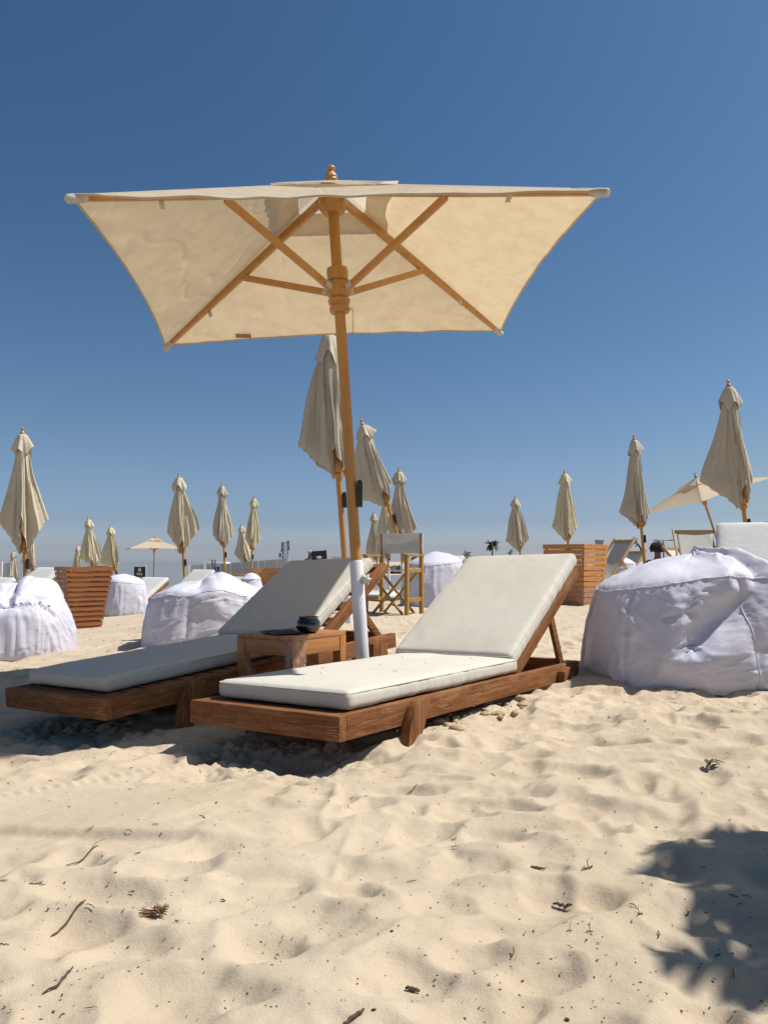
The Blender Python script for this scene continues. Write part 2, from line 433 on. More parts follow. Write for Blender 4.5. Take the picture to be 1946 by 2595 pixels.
def hit(u, v):
    """where the sand is seen at a photograph pixel"""
    a = (u-973)/F; b = -(v-1297.5)/F
    d = Vector((a, math.cos(TH)-b*math.sin(TH), math.sin(TH)+b*math.cos(TH)))
    Y = -.74/d.z*d.y if d.z < 0 else 30
    for _ in range(12):
        z = H(d.x/d.y*Y, Y); Y = .5*Y+.5*(z/d.z*d.y)
    return Vector((d.x/d.y*Y, Y, H(d.x/d.y*Y, Y)))

# ------------------------------------------------------------------ the open parasol in front
def shift(o, foot): o.data.transform(Matrix.Translation(-Vector(foot))); return o
def tagp(o, label): o['label'] = label; return o
apex = Vector((-.3115, 4.81, 2.245)); low = Vector((-.1324, 4.76, -.3924))
pdir = (apex-low).normalized()
foot = low - pdir*((low.z-(G(-.13, 4.76)))/pdir.z)
par = thing('open_parasol', 'large open square parasol of stained cream canvas standing between the two front sun loungers', 'parasol', foot)
CF = {'FL': at(165, 493, 3.527), 'FR': at(1547, 478, 3.72), 'BR': at(1273, 843, 6.06), 'BL': at(415, 881, 5.88)}
def onpole(z): return low + pdir*((z-low.z)/pdir.z)
order = ['FL', 'FR', 'BR', 'BL']
nS, nT = 72, 90
S0 = .165
def panel_grid(a, b, s0, s1, pull, ns, nt_, lift=0.0, seed=0, amp=1.0, flap=0.0):
    A_ = np.array(apex); Ca = np.array(CF[a])-A_; Cb = np.array(CF[b])-A_
    s = np.linspace(s0, s1, ns)[:, None, None]; t = np.linspace(0, 1, nt_)[None, :, None]
    e = (1-pull*4*t*(1-t)*(s/s1)**1.2)
    P = A_ + s*e*(Ca*(1-t)+Cb*t)
    nrm = np.cross(Cb, Ca); nrm /= np.linalg.norm(nrm)
    if nrm[2] < 0: nrm = -nrm
    tt = t[..., 0]; ss = s[..., 0]
    X, Y, Z = P[..., 0], P[..., 1], P[..., 2]
    wr = .010*(fbm(X*2.1, Y*2.1, Z*2, 40+seed, 3))*np.sin(PI*tt)
    crease = -.010*np.exp(-(np.abs(fbm(X*2.6+Y*.8, Y*2.2-X*.5, 0, 60+seed, 2))/.05)**2)
    edge = .010*np.sin(tt*38+seed)*vn(tt*7, ss*3, 0, seed)*sst(.8, 1, ss/s1)
    sag = -.035*np.sin(PI*tt)*np.sin(PI*np.clip((ss-s0)/(s1-s0), 0, 1))
    d = (wr*amp+crease*.5*amp+edge*amp+sag*(0 if flap else 1))[..., None]
    P = P + d*nrm + np.array((0, 0, lift*1.1))
    if a == 'FL' and not flap: P = P + np.array((0, 0, -.022))*(np.sin(PI*tt)**.7*sst(.75, 1, ss/s1))[..., None]
    if flap:
        P = P + np.array((0, 0, 1.0))*(flap*sst(.5, 1, ss/s1)*(vn(tt*5, 0, 0, 90+seed))*np.minimum(1, 6*np.minimum(tt, 1-tt)))[..., None]
    return P
def grid_faces(ns, nt_, off=0, wrap=False):
    ii = np.arange(ns*nt_).reshape(ns, nt_)
    if wrap: ii = np.concatenate([ii, ii[:, :1]], 1)
    return np.stack([ii[:-1, :-1], ii[:-1, 1:], ii[1:, 1:], ii[1:, :-1]], -1).reshape(-1, 4)+off
co = []; fa = []; hems = []
for k in range(4):
    P = panel_grid(order[k], order[(k+1) % 4], S0, .985, .036 if k != 0 else .028, nS, nT, seed=k)
    fa.append(grid_faces(nS, nT, k*nS*nT)); co.append(P.reshape(-1, 3)); hems.append(P[-1])
canopy = shift(mesh_np('canopy', np.concatenate(co), np.concatenate(fa), M['canopy'], par), foot)
hm = MB()
for hh in hems: hm.tube([tuple(p-np.array((0, 0, .003))) for p in hh], .0055, 6)
shift(hm.build('hem', M['canopy'], canopy, smooth=True), foot)
co = []; fa = []
for k in range(4):
    P = panel_grid(order[k], order[(k+1) % 4], .01, .29, .06, 26, 40, lift=.014, seed=20+k, amp=.5, flap=.016)
    fa.append(grid_faces(26, 40, k*26*40)); co.append(P.reshape(-1, 3))
shift(mesh_np('vent_cap', np.concatenate(co), np.concatenate(fa), M['cap'], par), foot)
DR = Matrix.Translation(apex) @ pdir.to_track_quat('Z', 'Y').to_matrix().to_4x4()
fin = MB().lathe([(a_*.95, z_*.62-.004) for a_, z_ in [(.030, .0), (.040, .03), (.036, .045), (.041, .06), (.038, .072), (.026, .10), (.017, .118), (.015, .124), (.024, .132), (.030, .146), (.028, .158), (.018, .168), (.004, .172)]], 24, DR)
shift(fin.build('finial', M['ribw_z'], par, smooth=True), foot)
hub_top = onpole(2.10); hub = onpole(1.585)
DH = Matrix.Translation(hub) @ pdir.to_track_quat('Z', 'Y').to_matrix().to_4x4()
shift(MB().lathe([(.036, -.135), (.055, -.130), (.060, -.115), (.060, -.10), (.052, -.094), (.052, -.085), (.062, -.078), (.066, -.055), (.050, -.045), (.072, -.02), (.074, .0), (.060, .03), (.062, .09), (.064, .11), (.060, .135), (.045, .14)], 32, DH).build('runner', M['pole_z'], par, smooth=True), foot)
shift(MB().lathe([(.036, -.05), (.060, -.045), (.085, -.01), (.085, .03), (.05, .06)], 24, Matrix.Translation(hub_top) @ pdir.to_track_quat('Z', 'Y').to_matrix().to_4x4()).build('top_hub', M['pole_z'], par, smooth=True), foot)
shift(MB().tube([hub_top+pdir*.1, hub, onpole(.9), onpole(0.0)], .0315, 28).build('pole', M['pole_z'], par, smooth=True), foot)
wire = MB().lathe([(.063, .052), (.065, .054), (.065, .060), (.063, .062)], 32, DH); shift(wire.build('wire_ring', M['brass'], par), foot)
for k in order:
    rad_ = (CF[k]-apex)
    a_ = apex+rad_*.045+Vector((0, 0, -.055)); b_ = apex+rad_*.985+Vector((0, 0, -.020))
    up = Vector((0, 0, 1)); d_ = (b_-a_).normalized(); side = d_.cross(up).normalized(); n_ = side.cross(d_)
    def sec(p, wd, ht): return [p+side*wd/2+n_*ht/2, p-side*wd/2+n_*ht/2, p-side*wd/2-n_*ht/2, p+side*wd/2-n_*ht/2]
    rb = MB(); vs = sec(a_, .026, .048)+sec(a_.lerp(b_, .5), .026, .046)+sec(b_, .024, .026)
    rb.add(vs, [(0, 1, 2, 3)]+[(i, (i+1) % 4, 4+(i+1) % 4, 4+i) for i in range(4)]+[(4+i, 4+(i+1) % 4, 8+(i+1) % 4, 8+i) for i in range(4)]+[(11, 10, 9, 8)])
    rib = rb.build('rib', M['ribw_y'], par, bev=.003); shift(rib, foot)
    e0 = b_-d_*.085; e1 = b_+d_*.018
    pk = MB().tube([e0, e0+d_*.02, b_-d_*.03, b_+d_*.01, e1], [.014, .020, .022, .021, .015], 14)
    shift(pk.build('corner_pocket', M['pale'], rib, smooth=True), foot)
    at_ = a_.lerp(b_, .46)-n_*.022
    h0 = hub + (Vector((rad_.x, rad_.y, 0)).normalized())*.062
    st = MB().bar(h0, at_, .024, .040).build('strut', M['ribw_y'], par, bev=.003); shift(st, foot)
    dd = (at_-h0).normalized()
    br = MB()
    for sgn in (-1, 1):
        sv = dd.cross(Vector((0, 0, 1))).normalized()
        br.bar(h0-dd*.01+sv*sgn*.0145, h0+dd*.055+sv*sgn*.0145, .003, .034)
    shift(br.build('bracket', M['pale'], st), foot)
    q = a_.lerp(b_, .70); tb = MB().bar(q-n_*.010+side*.014, q-n_*.055+side*.020, .028, .003, up=side)
    shift(tb.build('loop', M['pale'], rib), foot)
# care label near the back hem, pin chain, black tag, white sleeve
hb_ = hems[2]; p0 = Vector(hb_[int(nT*.77)])+Vector((0, -.045, .022-.014))
lab = MB().box((-.055, -.002, -.018), (.055, .001, .022), Matrix.Translation(p0) @ Matrix.Rotation(R(64), 4, 'X'))
lo_ = lab.build('care_label', M['labelpink'], canopy); shift(lo_, foot)
ln = MB()
for r_ in range(3): ln.box((-.047, -.0028, -.010+r_*.009), (.047-.01*r_, -.0024, -.0075+r_*.009), Matrix.Translation(p0) @ Matrix.Rotation(R(64), 4, 'X'))
shift(ln.build('care_print', M['inkgrey'], lo_), foot)
ch = MB(); c0 = hub-pdir*.125; ch.tube([c0+Vector((.03, -.04, 0)), c0+Vector((.075, -.05, .002)), c0+Vector((.078, -.05, -.02))], .003, 6)
for i in range(9):
    zc = -.022-.0155*i; pts = []
    for q in range(9):
        an = 2*PI*q/8; ox = .0035*math.cos(an); oz = .0095*math.sin(an)
        pts.append(c0+Vector((.079+(ox if i % 2 else 0), -.05+(0 if i % 2 else ox), zc+oz)))
    ch.tube(pts, .0011, 5, caps=False)
shift(ch.build('pin_chain', M['brass'], par, smooth=True), foot)
pl = onpole(.39); 
def tagplate(P, h, parent, ft, d=.034, up=None):
    poly = []
    r_ = .016
    for i in range(9):
        an = PI*i/8; poly.append((r_*math.cos(an)+r_, h/2-r_+r_*math.sin(an)))
    poly += [(0, -h/2), (2*r_, -h/2)]
    mb = MB().prism(poly, -d, d, 'xz')
    for i, v in enumerate(mb.v): mb.v[i] = tuple(Vector(v)+P)
    o = mb.build('number_tag', M['black'], parent, bev=.002); shift(o, ft); return o
tagplate(pl+Vector((.030, 0, 0)), .155, par, foot)
sl_ = MB().tube([onpole(.006), onpole(-.004), onpole(-.40), foot+pdir*-.2], [.0345, .0385, .0385, .0385], 30)
slo = sl_.build('base_sleeve', M['white_metal'], par, smooth=True); shift(slo, foot)
kp = at(925, 1468, 4.735)
kn = MB().tube([onpole(-.105)+Vector((.02, 0, 0)), kp], .009, 10)
shift(kn.build('knob_screw', M['steel'], slo), foot)
prof = []
vs = []; fs = []; nk = 48
for lay, (rr, yy) in enumerate(((.0, -.022), (.55, -.021), (.85, -.016), (1.0, -.004), (.98, .008), (.6, .014), (.0, .015))):
    for q in range(nk):
        an = 2*PI*q/nk; r_ = .027*(1+.24*math.cos(6*an))*rr
        vs.append(kp+Vector((r_*math.cos(an)+.004, yy-.004, r_*math.sin(an))))
for lay in range(6):
    for q in range(nk): fs.append((lay*nk+q, lay*nk+(q+1) % nk, (lay+1)*nk+(q+1) % nk, (lay+1)*nk+q))
kno = MB().add(vs, fs).build('clamp_knob', plain('chalky_white_plastic', (.55, .56, .52), .7, bmp=.8, scale=60), slo, smooth=True); shift(kno, foot)
cp = MB()
for i in range(9):
    z_ = -.21-.016*i - rng.uniform(0, .008); an = R(-62)+rng.uniform(-.18, .18)+ .02*i*0
    c_ = onpole(z_)+Vector((math.cos(an), math.sin(an), 0))*.0384
    tang = Vector((-math.sin(an), math.cos(an), 0)); s_ = rng.uniform(.0008, .0025); h_ = rng.uniform(.002, .007)
    nn = Vector((math.cos(an), math.sin(an), 0))*.0006
    cp.add([c_-tang*s_+nn, c_-pdir*h_*.6+nn*1.3, c_+tang*s_*.8+nn, c_+tang*s_*.3+pdir*h_+nn, c_-tang*s_*.6+pdir*h_*.7+nn], [(0, 1, 2, 3, 4)])
shift(cp.build('chipped_paint', M['chip'], slo), foot)

# ------------------------------------------------------------------ soft boxes (mattresses)
def soft_box(lo, hi, r, name, mat, parent, nx_=50, ny_=90, nz_=10, amp=.004, seed=0, sq=(0, 0), pillow=.012):
    lo = np.array(lo, float); hi = np.array(hi, float); c = (lo+hi)/2; h = (hi-lo)/2
    V = []; Fc = []; off = 0
    res = (nx_, ny_, nz_)
    for ax in range(3):
        for sgn in (-1, 1):
            a, b = [q for q in range(3) if q != ax]
            ga = np.linspace(-1, 1, res[a]); gb = np.linspace(-1, 1, res[b])
            A_, B_ = np.meshgrid(ga, gb, indexing='ij')
            P = np.zeros(A_.shape+(3,)); P[..., a] = A_; P[..., b] = B_; P[..., ax] = sgn
            V.append(P.reshape(-1, 3)); Fc.append(grid_faces(res[a], res[b], off)[:, ::(1 if (sgn > 0) == (ax != 1) else -1)]); off += res[a]*res[b]
    V = np.concatenate(V)*h; Fc = np.concatenate(Fc)
    inner = np.clip(V, -(h-r), h-r); d = V-inner; L = np.linalg.norm(d, axis=1, keepdims=True); L[L < 1e-9] = 1
    n = d/L; P = inner+n*r
    u = V/h
    P[:, 2] += pillow*np.where(V[:, 2] > 0, (1-np.abs(u[:, 0])**4)*(1-np.abs(u[:, 1])**6), 0)
    x, y, z = P.T
    wv = fbm(x*7, y*5, z*9, seed, 4)*amp + amp*.9*vn(x*6, y*38, z*8, seed+4)*(np.abs(n[:, 0]) > .25) + amp*.6*vn(x*38, y*6, z*8, seed+5)*(np.abs(n[:, 1]) > .25)
    P = P+n*wv[:, None]+c
    bm = bmesh.new(); vs = [bm.verts.new(p) for p in P]
    for f in Fc: bm.faces.new([vs[i] for i in f])
    bmesh.ops.remove_doubles(bm, verts=bm.verts, dist=.0008)
    bmesh.ops.recalc_face_normals(bm, faces=bm.faces)
    me = bpy.data.meshes.new(name); bm.to_mesh(me); bm.free()
    me.polygons.foreach_set('use_smooth', [True]*len(me.polygons)); me.materials.append(mat)
    o = bpy.data.objects.new(name, me); C.objects.link(o); o.parent = parent
    return o

# ------------------------------------------------------------------ sun loungers
def lounger(name, label, loc, rot, W=.80, L=2.18, ang=32.0, hinge=1.5, group=None, mat='mat', hi=True, seed=0, bx=(.02, .755), mx=(.05, .765), leg_len=.24, blen=.98, mlen=None):
    mlen = mlen or blen+.035
    t = thing(name, label, 'sun lounger', loc, rot, group)
    h = .0926; T = .045
    rr = 'red_y'
    for x0 in (0, W-T):
        MB().box((x0, T+.001, -h), (x0+T, L, 0)).build('side_rail', M['red_y'], t, bev=.005)
    MB().box((0, 0, -h), (W, T, .0008)).build('end_board', M['red_x'], t, bev=.005)
    MB().box((T+.001, L-.09, -h+.01), (W-T-.001, L-.05, -.02)).build('back_board', M['red_x'], t, bev=.004)
    # slats under the mattress, a gap first, then close boards
    n = 12 if hi else 6
    y = T+.022; wd = .085
    while y < hinge-.02:
        MB().box((T+.001, y, -.026), (W-T-.001, min(y+wd, hinge), -.004)).build('slat', M['red_x'], t, bev=.003 if hi else 0)
        y += wd+(.02 if hi else .03)
        if not hi: wd = .2
    lp_ = [(.392, -.09), (.374, -.154), (.350, -leg_len), (.432, -leg_len), (.462, -.155), (.508, -.078), (.548, .004), (.50, .008), (.462, .002), (.432, -.020), (.410, -.052)]
    for x0 in (-T-.0015, W+.0015):
        MB().prism(lp_, x0, x0+T, 'yz').build('leg', M['red_z'], t, bev=.006)
    lq = [(L-.30, -leg_len), (L-.19, -leg_len), (L-.155, -.12), (L-.165, -.05), (L-.20, -.012), (L-.26, -.006), (L-.30, -.03), (L-.305, -.09)]
    for x0 in (-T-.0015, W+.0015):
        MB().prism(lq, x0, x0+T, 'yz').build('leg', M['red_z'], t, bev=.006)
    # backrest: its own slanted frame
    bf = MB(); ca, sa = math.cos(R(ang)), math.sin(R(ang))
    RX = Matrix.Translation((0, hinge, -.01)) @ Matrix.Rotation(R(ang), 4, 'X')
    def bbox(lo, hi_, nm, mt, par_, **k):
        o = MB().box(lo, hi_).build(nm, M[mt], par_, **k); o.matrix_local = RX if par_ is t else Matrix.Identity(4); return o
    fr = MB().box((T+.004, 0, -.022), (T+.046, blen, .040)).box((W-T-.046, 0, -.022), (W-T-.004, blen, .040)).build('backrest_frame', M['red_y'], t, bev=.004)
    fr.matrix_local = RX
    cb = MB().box((T+.047, blen-.05, -.018), (W-T-.047, blen-.004, .036)).build('top_bar', M['red_x'], fr, bev=.004)
    yy = .05
    while yy < blen-.1:
        MB().box((T+.047, yy, .012), (W-T-.047, yy+.07, .030)).build('slat', M['red_x'], fr); yy += .16
    a0 = RX @ Vector((0, blen*.56, -.02)); b0 = Vector((0, L-.075 if L < 2.1 else 2.105, -.03))
    for x0 in (T+.03, W-T-.03):
        MB().bar((x0, a0.y, a0.z), (x0, b0.y, b0.z), .022, .05).build('prop', M['red_y'], t, bev=.003)
    MB().bar((T+.04, b0.y-.03, .0), (W-T-.04, b0.y-.03, .0), .04, .04).build('prop_bar', M['red_x'], t, bev=.003)
    q = (50, 100, 10) if hi else (16, 24, 5)
    me_ = soft_box((mx[0], .10, .002), (mx[1], 1.50, .076), .026, 'seat_mattress', M[mat], t, *q, seed=seed, amp=.0022)
    bmm = soft_box((bx[0], .0, .042), (bx[1], mlen, .118), .028, 'back_mattress', M[mat], t, *q, seed=seed+9, amp=.0018)
    bmm.matrix_local = RX
    if hi:
        for par_, x0, x1, y0, y1, z_ in ((me_, mx[0], mx[1], .10, 1.50, .066), (bmm, bx[0], bx[1], .0, mlen, .108)):
            r_ = .03; pts = []
            for cx_, cy_, a0_ in ((x1-r_, y0+r_, -90), (x1-r_, y1-r_, 0), (x0+r_, y1-r_, 90), (x0+r_, y0+r_, 180)):
                for k in range(7):
                    an = R(a0_+15*k); pts.append((cx_+(r_-.0035)*math.cos(an), cy_+(r_-.0035)*math.sin(an), z_+.001*math.sin(k)))
            pts.append(pts[0])
            MB().tube(pts, .0026, 6, caps=False).build('piping', M[mat], par_, smooth=True)
        # small marks of sand and bits of straw
    return t
lr = lounger('sun_lounger', 'wooden sun lounger with sunlit off-white mattress, right of the open parasol pole', (-.8097, 3.5178, -.5789), (0, 0, 0), seed=1)
lr.rotation_mode = 'XYZ'
def rotm(yaw, pi_, ro):
    return (Matrix.Rotation(yaw, 3, 'Z') @ Matrix.Rotation(ro, 3, 'Y') @ Matrix.Rotation(pi_, 3, 'X')).to_euler()
lr.rotation_euler = rotm(-.6262, -.0037, -.0209)
ll = lounger('sun_lounger', 'shaded wooden sun lounger with white mattress, left of the side table', (-1.8534, 4.114, -.6196), (0, 0, 0), ang=30.0, hinge=1.46, seed=5, bx=(-.03, .70), mx=(.03, .68), leg_len=.26, blen=.86, mlen=.815)
ll.rotation_euler = rotm(-.6328, .0639, -.0271)

# ------------------------------------------------------------------ side table with ashtray pot
Nn = Vector((-.440, 4.07, -.365)); v1 = Vector((-.83, .56, 0)).normalized()*.375; v2 = Vector((.56, .83, -.06)).normalized()*.43
zf = H(-.45, 4.3)-.03
tb = thing('side_table', 'low square pine side table standing between the two loungers, one corner wrapped in plastic film', 'side table', (Nn.x, Nn.y, zf), (0, 0, math.atan2(-v1.y, -v1.x)))
# local axes: +x from the far-left corner to the near corner, +y along the right side
hT = Nn.z-zf; wx = v1.length; wy = v2.length
top = MB()
for k in range(4):
    top.box((-wx+k*wx/4+.0015, 0, hT-.022), (-wx+(k+1)*wx/4-.0015, wy, hT))
top.build('table_top', M['pine_y'], tb, bev=.003)
for x0, x1, y0, y1, ax in ((-wx+.05, -.05, .004, .026, 'x'), (-wx+.05, -.05, wy-.026, wy-.004, 'x'), (-.026, -.004, .05, wy-.05, 'y'), (-wx+.004, -wx+.026, .05, wy-.05, 'y')):
    MB().box((x0, y0, hT-.098), (x1, y1, hT-.023)).build('apron', M['pine_'+ax], tb, bev=.002)
for x0, x1 in ((-wx, -wx+.05), (-.05, -.0)):
    for y0, y1 in ((0, .05), (wy-.05, wy)):
        MB().box((x0, y0, -.05), (x1, y1, hT-.0225)).build('leg', M['pine_z'], tb, bev=.003)
MB().bar((-wx+.03, .012, hT-.12), (-wx+.14, .02, hT-.24), .05, .002).build('plastic_wrap', M['film'], tb)
fw = MB(); nz = 26; npp = 26; vs = []; fs = []
for i in range(nz):
    z_ = hT+.004-(hT*.86)*i/(nz-1)
    for k in range(npp):
        s_ = k/(npp-1)
        q = s_*.145-.055
        x_, y_ = (q, -.006) if q < 0 else (.006, q)
        if i == 0: x_, y_ = x_*.9-.006, y_+.006
        off = .007*float(vn(s_*9, i*.9, 3.1, 77))
        vs.append((x_+(off if q >= 0 else 0)+.003, y_-(off if q < 0 else 0)-.003*(q < 0), z_))
for i in range(nz-1):
    for k in range(npp-1):
        if i > nz*.55 and k > npp-5 and (i+k) % 3: continue
        fs.append((i*npp+k, i*npp+k+1, (i+1)*npp+k+1, (i+1)*npp+k))
MB().add(vs, fs).build('plastic_wrap', M['film'], tb, smooth=True)
def tloc(x, y, z):
    return tb.matrix_basis @ Vector((x, y, z))
pt = tloc(-.075, .205, hT+.001)
pot = thing('ashtray_pot', 'round black glazed ceramic ashtray pot standing on the side table', 'ashtray', pt)
pot.scale = (.87, .87, .87)
MB().lathe([(.001, .0), (.042, .0), (.046, .003), (.058, .012), (.070, .030), (.0735, .048), (.070, .064), (.060, .078), (.055, .084), (.056, .088), (.062, .091), (.063, .094), (.058, .095), (.050, .088), (.050, .080), (.060, .060), (.05, .03), (.02, .012), (.001, .012)], 48).build('bowl', M['ceramic'], pot, smooth=True)
MB().lathe([(.001, .05), (.055, .052), (.055, .055), (.001, .054)], 24).build('ash', M['sand'], pot, smooth=True)
dc = thing('folded_cloth', 'flat dark cloth lying on the side table left of the ashtray', 'cloth', tloc(-.16, .10, hT))
P = []; nn_ = 24
for i in range(nn_):
    for j in range(nn_):
        a, b = i/(nn_-1), j/(nn_-1); x_ = (a-.5)*.17; y_ = (b-.5)*.22
        P.append((x_, y_, .004+.006*abs(float(vn(a*4, b*4, 0, 8)))+.006*math.sin(PI*a)*math.sin(PI*b)))
mb_ = mesh_np('cloth_sheet', P, grid_faces(nn_, nn_), M['dark_cloth'], dc)
sd = mb_.modifiers.new('s', 'SOLIDIFY'); sd.thickness = .003; sd.offset = -1
dc.rotation_euler = (0, 0, .4)

# ------------------------------------------------------------------ furled parasols
def furled(px, vtop, vhem, lu, ru, vw, Y, label, ptop=None, pbot=None, mat='furl', seed=0, spread=1.0, tagside=1, group='furled parasols standing over the beach', az=None, vent=.15, res=1.0, sleeve=0, hang=0.0):
    """px, vtop: tip of the canvas; vhem: lowest hem; lu, ru: widest left / right of the cloth; pbot: (u, v) of a low point of the pole"""
    r_ = random.Random(seed)
    tip = at(px, vtop, Y); lowp = at(pbot[0], pbot[1], Y)
    ax = (tip-lowp).normalized()
    gz = G(lowp.x, Y)
    ft = lowp-ax*((lowp.z-gz)/ax.z)
    root = thing('furled_parasol', label, 'parasol', ft, group=group)
    q = ax.to_track_quat('Z', 'Y'); root.rotation_euler = q.to_euler()
    Mi = (Matrix.Translation(ft) @ q.to_matrix().to_4x4()).inverted()
    Ht = (tip-ft).length
    Lr = (Mi @ at(px, vhem, Y)).z; Lr = Ht-Lr
    pw = Mi @ at(lu, vw, Y); pr = Mi @ at(ru, vw, Y)
    wl, wr_ = abs(pw.x if abs(pw.x) > abs(pw.y) else pw.y), abs(pr.x if abs(pr.x) > abs(pr.y) else pr.y)
    # put the four flaps so that one points left and one right of the view
    Rl = (Mi.to_3x3() @ Vector((-1, 0, 0))); a0 = math.atan2(Rl.y, Rl.x)
    Lw = Ht-(Mi @ at((lu+ru)/2, vw, Y)).z
    wids = [wl, min(wl, wr_)*.75, wr_, min(wl, wr_)*.8]
    azs = [a0+r_.uniform(-.15, .15)]; azs = [a0+k*PI/2*1.0+r_.uniform(-.22, .22) for k in range(4)]
    twist = [r_.uniform(-.35, .35) for _ in range(4)]
    ntheta = int(46*res); nt_ = int(56*res)
    V = []
    lr_tip = [Lr*r_.uniform(.93, 1.0) for _ in range(4)]; lr_tip[r_.randrange(4)] = Lr
    lm = [Lw*r_.uniform(.97, 1.02), Lw*r_.uniform(.92, 1.06), Lw*r_.uniform(.97, 1.02), Lw*r_.uniform(.9, 1.02)]
    for k in range(4):
        A_ = azs[k]; B0 = (azs[k]+azs[k-1]-(2*PI if k == 0 else 0))/2; B1 = (azs[k]+azs[(k+1) % 4]+(2*PI if k == 3 else 0))/2
        s = np.linspace(-1, 1, ntheta, endpoint=False)[None, :]; t = np.linspace(0, 1, nt_)[:, None]
        sa = np.abs(s)
        # length of canvas below the tip along this line
        l0 = np.where(s < 0, lr_tip[k-1], lr_tip[k]); Lh = l0+(lm[k]-l0)*(1-sa**1.25)
        tl = t*Lh                                  # distance down
        rho = wids[k]*spread*np.minimum(tl/lm[k], 1.15)**.85*(.93+.07*np.sin(tl*5+seed))
        rmin = .045+.035*np.minimum(tl/.3, 1)
        rho = np.maximum(rho, rmin*1.2)
        e0 = np.stack([np.cos(np.where(s < 0, B0, B1))+0*t, np.sin(np.where(s < 0, B0, B1))+0*t], -1)*rmin[..., None]
        an = A_+twist[k]*t*(1-sa)
        e1 = np.stack([np.cos(an), np.sin(an)], -1)*rho[..., None]
        bl = (1-sa)**1.15
        P = e0*(1-bl[..., None])+e1*bl[..., None]
        # pleats and sideways folds
        tang = np.stack([-np.sin(an), np.cos(an)], -1)
        fold = (.030*np.sin(s*9.5+seed+1.3*np.sin(tl*2+k))*sst(.05, .5, t)*(sa*(1-sa)*4)+.010*np.sin(s*17+tl*1.2+seed))*np.sign(s+1e-9)*(1-.6*bl)
        fold = fold+.022*vn(s*3+seed, tl*2.2, k, seed)*sst(.1, .6, t)
        P = P+tang*fold[..., None]
        rad_ = P/np.maximum(np.linalg.norm(P, axis=-1, keepdims=True), 1e-6)
        P = P+rad_*(.012*vn(s*6, tl*2.2, k+3, seed+1)*sst(.05, .3, t)+.010*np.sin(s*30+k)*sst(.2, .8, t))[..., None]
        z = Ht-tl+.012*vn(s*5, t*3, k, seed+7)*t
        V.append(np.concatenate([P, z[..., None]], -1))
    V = np.concatenate(V, 1); n1, n2 = V.shape[:2]
    mesh_np('canopy', V.reshape(-1, 3), grid_faces(n1, n2, wrap=True), M[mat], root)
    # vent cap: small flared skirt over the top
    th = np.linspace(0, 2*PI, 64, endpoint=False)[None, :]; t = np.linspace(0, 1, 16)[:, None]
    Lc = Lr*vent*(1+.22*np.cos(4*(th-a0)+PI)+.12*np.sin(3*th+seed))
    rc = .035+(.078+.015*np.cos(2*(th-a0)))*(t**.6)+.022*t*t*np.cos(4*(th-a0)+.4*np.sin(seed))*spread+.010*np.sin(9*th+seed)*t+.010*np.sin(5*th+2*seed)*t
    wsc = (wl+wr_)/2/.36
    rc = rc*(.55+.45*wsc)+.012
    z = Ht+.012-t*Lc
    V = np.stack([rc*np.cos(th), rc*np.sin(th), z+0*th], -1)
    mesh_np('vent_cap', V.reshape(-1, 3), grid_faces(16, 64, wrap=True), M[mat], root)
    zt = Ht-.015
    MB().lathe([(.022, zt), (.034, zt+.02), (.036, zt+.045), (.02, zt+.075), (.013, zt+.085), (.024, zt+.10), (.026, zt+.115), (.012, zt+.13)], 14).build('finial', M['red_z'] if False else M['ribw_z'], root, smooth=True)
    MB().tube([(0, 0, -.2), (0, 0, Ht-.1)], .028, 14).build('pole', M['pole_z'], root, smooth=True)
    zr = Ht-Lr*.93
    MB().lathe([(.03, zr-.09), (.05, zr-.085), (.055, zr-.05), (.042, zr-.04), (.06, zr-.01), (.06, zr+.05), (.04, zr+.09)], 18).build('runner', M['pole_z'], root, smooth=True)
    for k in range(4):
        an = a0+PI/4+k*PI/2
        MB().bar((.05*math.cos(an), .05*math.sin(an), zr), (.05*math.cos(an+.3), .05*math.sin(an+.3), zr+.55*Lr), .022, .034).build('strut', M['ribw_z'], root)
        zb = Ht-lr_tip[k]
        MB().bar((.062*math.cos(an), .062*math.sin(an), zb+.01), (.05*math.cos(an), .05*math.sin(an), zb+.5*Lr), .022, .03).build('rib', M['ribw_z'], root)
    if tagside:
        e = Mi.to_3x3() @ Vector((1, 0, 0)); zz = max(zr-.30, .9)
        tg = tagplate(Vector((0, 0, 0)), .15, root, (0, 0, 0)); tg.matrix_local = Matrix.Translation((e.x*.028, e.y*.028, zz)) @ Matrix.Rotation(math.atan2(e.y, e.x), 4, 'Z')
    MB().tube([(0, 0, -.15), (0, 0, .62+sleeve)], .034, 16).build('base_sleeve', M['white_metal'], root, smooth=True)
    return root
#        tip-u  vtop  vhem   lu    ru    vw    Y
furled(  58, 1103, 1405,   -3,  122, 1318, 12.0, 'tall beige furled parasol over the knotted beanbag at the left edge', pbot=(65, 1470), mat='furl3', seed=1)
furled( 454, 1212, 1405,  416,  510, 1350, 18.0, 'taupe furled parasol with ragged hem, left of the very slim one', pbot=(468, 1465), mat='furl3', seed=4)
furled( 563, 1234, 1388,  534,  594, 1358, 22.0, 'slim grey-brown furled parasol with one square flap beside its cap', pbot=(571, 1470), mat='furl', seed=3)
furled( 612, 1334, 1440,  592,  638, 1400, 33.0, 'small leaning furled parasol half hidden by a cream one', pbot=(629, 1470), mat='furl3', seed=14, res=.7)
furled( 644, 1265, 1396,  618,  664, 1366, 26.0, 'narrow cream furled parasol right behind the little leaning one', pbot=(636, 1470), mat='furl2', seed=5)
furled( 832, 852, 1216,  740,  893, 1128, 7.9, 'biggest furled parasol, directly behind the open parasol pole', pbot=(873, 1413), mat='furl', seed=6, vent=.17, group='furled parasols standing over the beach')
